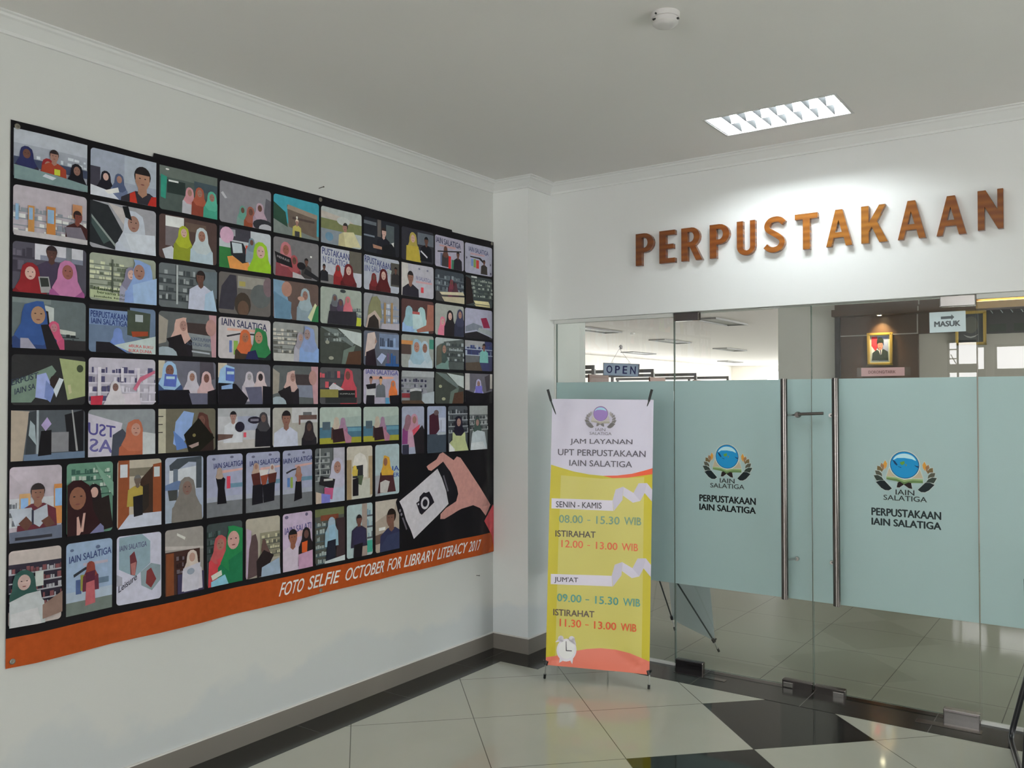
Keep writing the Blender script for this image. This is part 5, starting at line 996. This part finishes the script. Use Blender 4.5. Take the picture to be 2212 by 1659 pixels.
G7(0,1,'5c8070',[('s',.1,.06,.95,.46,4,'a4b0a8','34524a'),('p','6a8c7c',.6,.02,1,.3,1,.5,.7,.2),('h',.58,.42,.16,'1c1418','ac8c84','1e1614'),('p','1f1717',.4,.58,.9,.48,1,.95,.5,1),('h',.22,.48,.34,'2a1518','7c5444','6a6a8c'),('p','b08c84',.2,.75,.24,.74,.3,.95,.26,1,.2,1),('p','b08c84',.34,.70,.39,.7,.34,.96,.28,.96)],'two women, one making a victory sign')
G7(0,2,'a0988c',[('r',.26,.12,.9,.24,'6a6458'),('p','7a4228',.02,.0,.26,.0,.26,.92,.02,1),('r',.06,.06,.22,.25,'b0b4bc'),('p','36261f',.5,.3,.8,.1,.8,.82,.5,.8),('p','7e442a',.8,.08,1,.06,1,.82,.8,.86),('r',.82,.12,.96,.27,'a8b0b4'),('p','a8acbc',.26,.8,1,.8,1,1,.02,1),('m',.44,.3,.12,'94823e','5c5048','5c5a5c'),('p','17151a',.34,.54,.56,.52,.56,.82,.36,.84),('p','26201c',.56,.4,.7,.36,.7,.7,.56,.8)],'reader in yellow between brown shelves')
G7(0,3,'8c94a8',[('p','b0b4bc',.1,.2,.9,.14,.9,.5,.1,.55),('p','3a4048',.1,.12,.3,.02,.95,.0,.95,.1,.6,.08,.3,.2,.12,.2),('r',.2,.18,.32,.62,'5c6674'),('r',.8,.05,.95,.5,'40464e'),('p','5a6c90',0,.42,.3,.36,.7,.4,.7,.5,0,.5),('p','8a94a4',0,.62,.5,.62,.4,1,0,1),('p','3a3c3c',.06,.5,.3,.5,.3,.66,.1,.66),('h',.56,.48,.23,'6c6764','6e5852','6e6966')],'woman in a grey scarf before an arch')
def bdrop(i, fig, lb, tx0=.2): G7(0,i,'8d90a8',[('r',0,.75,1,1,'64666c'),('r',0,.68,1,.76,'9094a4'),('e',.2,.07,.05,.02,'5c5c74'),('e',.7,.05,.05,.02,'5c5c74'),('t',tx0,.14,1.02,.23,'2f3562',IS,-.03),('p','b4908e',.4,.26,1,.24,1,.27,.4,.31),('r',.6,.48,1,.55,'5c7a90')]+fig, lb)
bdrop(4,[('r',.56,.36,.66,.56,'b83c50'),('p','131016',.26,.38,.4,.33,.52,.4,.5,.55,.56,.8,.3,.8,.32,.55),('h',.36,.27,.08,'948278',None,'')],'woman in a long black dress before the backdrop')
bdrop(5,[('h',.28,.24,.09,'9c8478',SK,''),('p','45201e',.14,.36,.38,.34,.42,.55,.2,.56),('h',.76,.27,.08,'b0a8a8',SK,''),('p','4a2420',.62,.38,.9,.36,.86,.54,.66,.56),('p','b8b4b4',.36,.3,.66,.3,.6,.4,.4,.4),('p','7c3c2c',.4,.4,.64,.38,.56,.58,.46,.58),('p','15131a',.18,.55,.46,.54,.48,.86,.16,.88),('p','15131a',.46,.56,.84,.52,.82,.84,.5,.86)],'two women holding a white cloth before the backdrop',.1)
bdrop(6,[('p','2c2a30',.1,.38,.3,.33,.55,.31,.55,.33,.3,.36,.12,.41),('r',.14,.48,.22,.64,'4c6ca0'),('r',.24,.47,.32,.66,'7c9048'),('p','131016',.42,.55,.62,.54,.64,.86,.36,.9),('h',.52,.35,.09,'8a6454',SK,''),('p','8c5c50',.44,.44,.64,.44,.6,.56,.46,.56)],'woman in a black skirt before the backdrop',.02)
G7(0,7,'54585a',[('s',0,.05,.5,.6,5,'30343a','8a8e90'),('r',.14,.0,.17,.6,'a0a4a6'),('p','9a98a4',.6,.0,1,0,1,1,.62,1),('h',.74,.36,.24,'a09eb0','8c6a62','9aa2b4'),('p','1e1c20',.16,.5,.66,.58,.6,.76,.14,.66),('r',.28,.56,.58,.60,'a4a4a4'),('p','a04c70',.3,.72,.6,.74,.56,.95,.3,.9),('p','6c6cb0',.2,.82,.5,.86,.48,1,.2,1),('p','a8988c',0,.78,.2,.82,.2,1,0,1)],'woman in a lavender scarf with a black book')
G7(0,8,'aaa49a',[('r',0,.25,.18,1,'8c7a60'),('r',.84,.2,1,.95,'94826a'),('p','bcb8b4',.22,.34,.3,.18,.5,.12,.7,.18,.8,.34,.78,.6,.22,.6),('p','26262a',.22,.38,.62,.36,.62,.62,.22,.6),('p','a8a8a0',.3,.7,.9,.62,.9,1,.2,1),('p','46503e',.4,.56,.64,.56,.56,.75,.42,.72),('h',.3,.42,.08,'c0a84c',None,''),('p','b09a48',.2,.44,.42,.44,.4,.56,.22,.56),('p','17141a',.22,.62,.44,.6,.44,.94,.22,.94)],'woman in a yellow top under a pale arch')
G7(0,9,'94a4aa',[('t',.72,.44,1.0,.54,'2c4484','IA',0),('t',.76,.58,1.0,.66,'2c4484','ER',0),('r',0,.6,.2,1,'8c8c94'),('h',.48,.34,.17,'b88c34','7c5444','4a2a2c',-.3),('p','b89038',.24,.52,.56,.46,.78,.54,.74,.64,.3,.66),('p','3e2226',.08,.95,.2,.6,.76,.62,.86,.95),('p','a8a4a4',.2,.74,.42,.7,.62,.74,.5,.96,.2,.94)],'woman in a yellow scarf reading')
G7(1,0,'a69c9a',[('r',0,.18,1,.8,'2c2834'),('s',0,.2,1,.8,5,'6c4448','94949c'),('r',.46,.3,.62,.5,'a8aeac'),('h',.26,.42,.22,'2c4a46','a8908c','a4aaac'),('p','a4a8ac',.0,.66,.3,.58,.56,.56,.62,.82,.0,.9),('p','b0b0b4',.02,.82,.5,.78,.58,1,.02,1),('p','7a645c',.6,.76,1,.62,1,.9,.6,.95)],'woman in a green scarf reading at a shelf')
G7(1,1,'8496b0',[('r',0,.8,1,1,'636b68'),('r',0,.68,1,.82,'94a0b0'),('e',.12,.1,.04,.02,'54607c'),('e',.68,.1,.05,.025,'54607c'),('t',.06,.18,.98,.28,'34406c',IS,-.06),('r',.36,.3,.9,.34,'9c94a4'),('p','2a2c34',.15,.44,.4,.36,.6,.34,.6,.37,.4,.4,.16,.48),('r',.2,.52,.32,.72,'44547c'),('r',.3,.46,.42,.68,'7c7c3c'),('r',.6,.54,.92,.62,'5a6c80'),('h',.52,.36,.1,'7a3c34',None,'5a2a38'),('p','4c2434',.4,.44,.62,.42,.6,.6,.42,.6),('p','a0565c',.42,.58,.6,.56,.62,.88,.4,.9)],'woman in a red skirt before the backdrop')
G7(1,2,'a9a9ba',[('p','788c98',.05,.02,.55,.0,.74,.12,.74,.45,.4,.62,.05,.48),('t',.06,.14,.66,.22,'4a4c68',IS,-.03),('p','5a2a30',.28,.3,.38,.24,.44,.4,.4,.6,.3,.58),('p','94605e',.3,.42,.42,.4,.4,.6,.32,.58),('p','76848c',.52,.56,.76,.45,.98,.5,.98,.72,.78,.86,.54,.76),('p','6a2f30',.66,.56,.76,.52,.88,.7,.76,.82,.64,.74),('t',.04,.72,.44,.82,'3a3a48','Leisure',-.16),('p','8a8a98',.0,.55,.12,.6,.12,.72,0,.72)],'white collage page with two hexagon pictures')
G7(1,3,'87827f',[('p','b4b4b0',.3,.06,.52,.14,.5,.18,.3,.1),('p','a09a98',0,.24,1,.32,1,.36,0,.3),('r',0,.34,.9,1,'3a2622'),('r',.02,.36,.22,1,'6c3c24'),('s',.28,.4,.9,.7,3,'5c5258','2c1c1c'),('r',.3,.7,1,1,'34304a'),('h',.68,.46,.15,'b0a49e','9a7c72','aeaab4'),('p','aaa8b4',.44,.62,.9,.56,.84,.98,.46,.98),('e',.64,.68,.1,.05,'7c8494')],'woman in white among brown shelves')
G7(1,4,'3a4244',[('s',0,.1,.4,.6,4,'4a5c5c','24302f'),('h',.38,.34,.2,'a44c50','8c645a','b03c44'),('p','b4404a',.28,.58,.6,.52,.64,.85,.4,.9),('h',.84,.30,.32,'237044','ac8480','1e6444',-.35),('p','1d6242',.6,.62,1,.5,1,1,.64,1),('p','bcbcb4',.1,.82,.4,.76,.42,.84,.14,.9),('p','78a8bc',.1,.92,.5,.84,.6,1,.1,1)],'women in coral and green scarves over a book')
G7(1,5,'989287',[('r',.4,.26,1,.7,'7c7868'),('s',.45,.28,1,.65,4,'aca890','50504a'),('p','9c8ca0',0,.15,.14,.2,.1,.9,0,1),('p','4e3e40',.08,.5,.16,.28,.26,.26,.32,.4,.34,.95,.04,1),('p','54403e',.42,.55,.46,.38,.52,.36,.6,.5,.7,.62,.5,.7),('p','1e1618',.28,.72,.5,.55,.8,.66,.5,.98,.3,1),('p','8494a8',.44,.84,.96,.72,1,1,.42,1)],'women with brown scarves at a desk')
G7(1,6,'a898b0',[('t',.06,.24,.96,.36,'4a4678','IAIN SALATI',-.04),('e',.12,.06,.06,.03,'5c5470'),('e',.8,.05,.05,.03,'5c5470'),('p','b89498',.4,.34,.9,.3,.9,.4,.4,.44),('m',.32,.42,.22,'b0a4b4','7c5040','18161a',.1),('h',.78,.40,.16,'1e1a1e','5c403c','1e1a1e'),('p','b85028',.62,.54,.82,.52,.8,.72,.62,.72),('p','a884a0',.5,.74,1,.7,1,1,.5,1)],'man in white and woman in black holding an orange book')
G7(1,7,'4a4c48',[('r',0,0,1,.14,'5c6244'),('r',.2,.12,.8,.22,'6c3c2c'),('s',0,.2,.5,1,6,'8a9494','46545c'),('r',.7,.2,1,1,'34282c'),('h',.54,.26,.13,'8494a4',None,'7c98a8'),('p','7e9cb0',.44,.32,.66,.3,.68,.6,.46,.62),('p','1a1c28',.4,.6,.68,.58,.66,.96,.34,.98),('p','a8b0b4',.3,.96,1,.9,1,1,.3,1)],'reader in pale blue between shelves and plants')
G7(1,8,'94a4a8',[('r',.58,0,.78,1,'8c7e78'),('s',.78,.05,1,.9,4,'6c8494','4a4c54'),('r',.78,.72,.98,.95,'3c8c7c'),('m',.46,.30,.16,'2a2638','5c3c36','1c1618'),('p','2a2640',.2,.5,.46,.42,.72,.52,.7,.76,.24,.76),('p','17141a',.26,.76,.6,.74,.56,1,.24,1)],'man in a navy shirt using a phone')
G7(1,9,'968a80',[('p','a8a098',.0,.0,.9,0,.8,.2,0,.4),('r',.14,.52,.42,.58,'c8c8cc'),('p','5c4a44',0,.66,.5,.62,.6,.8,0,.84),('m',.68,.36,.28,'2a2c48','684a40','1e1614',-.3),('p','2f3450',.2,.9,.5,.7,1,.66,1,1,.16,1)],'man seen from the side in a blue shirt')
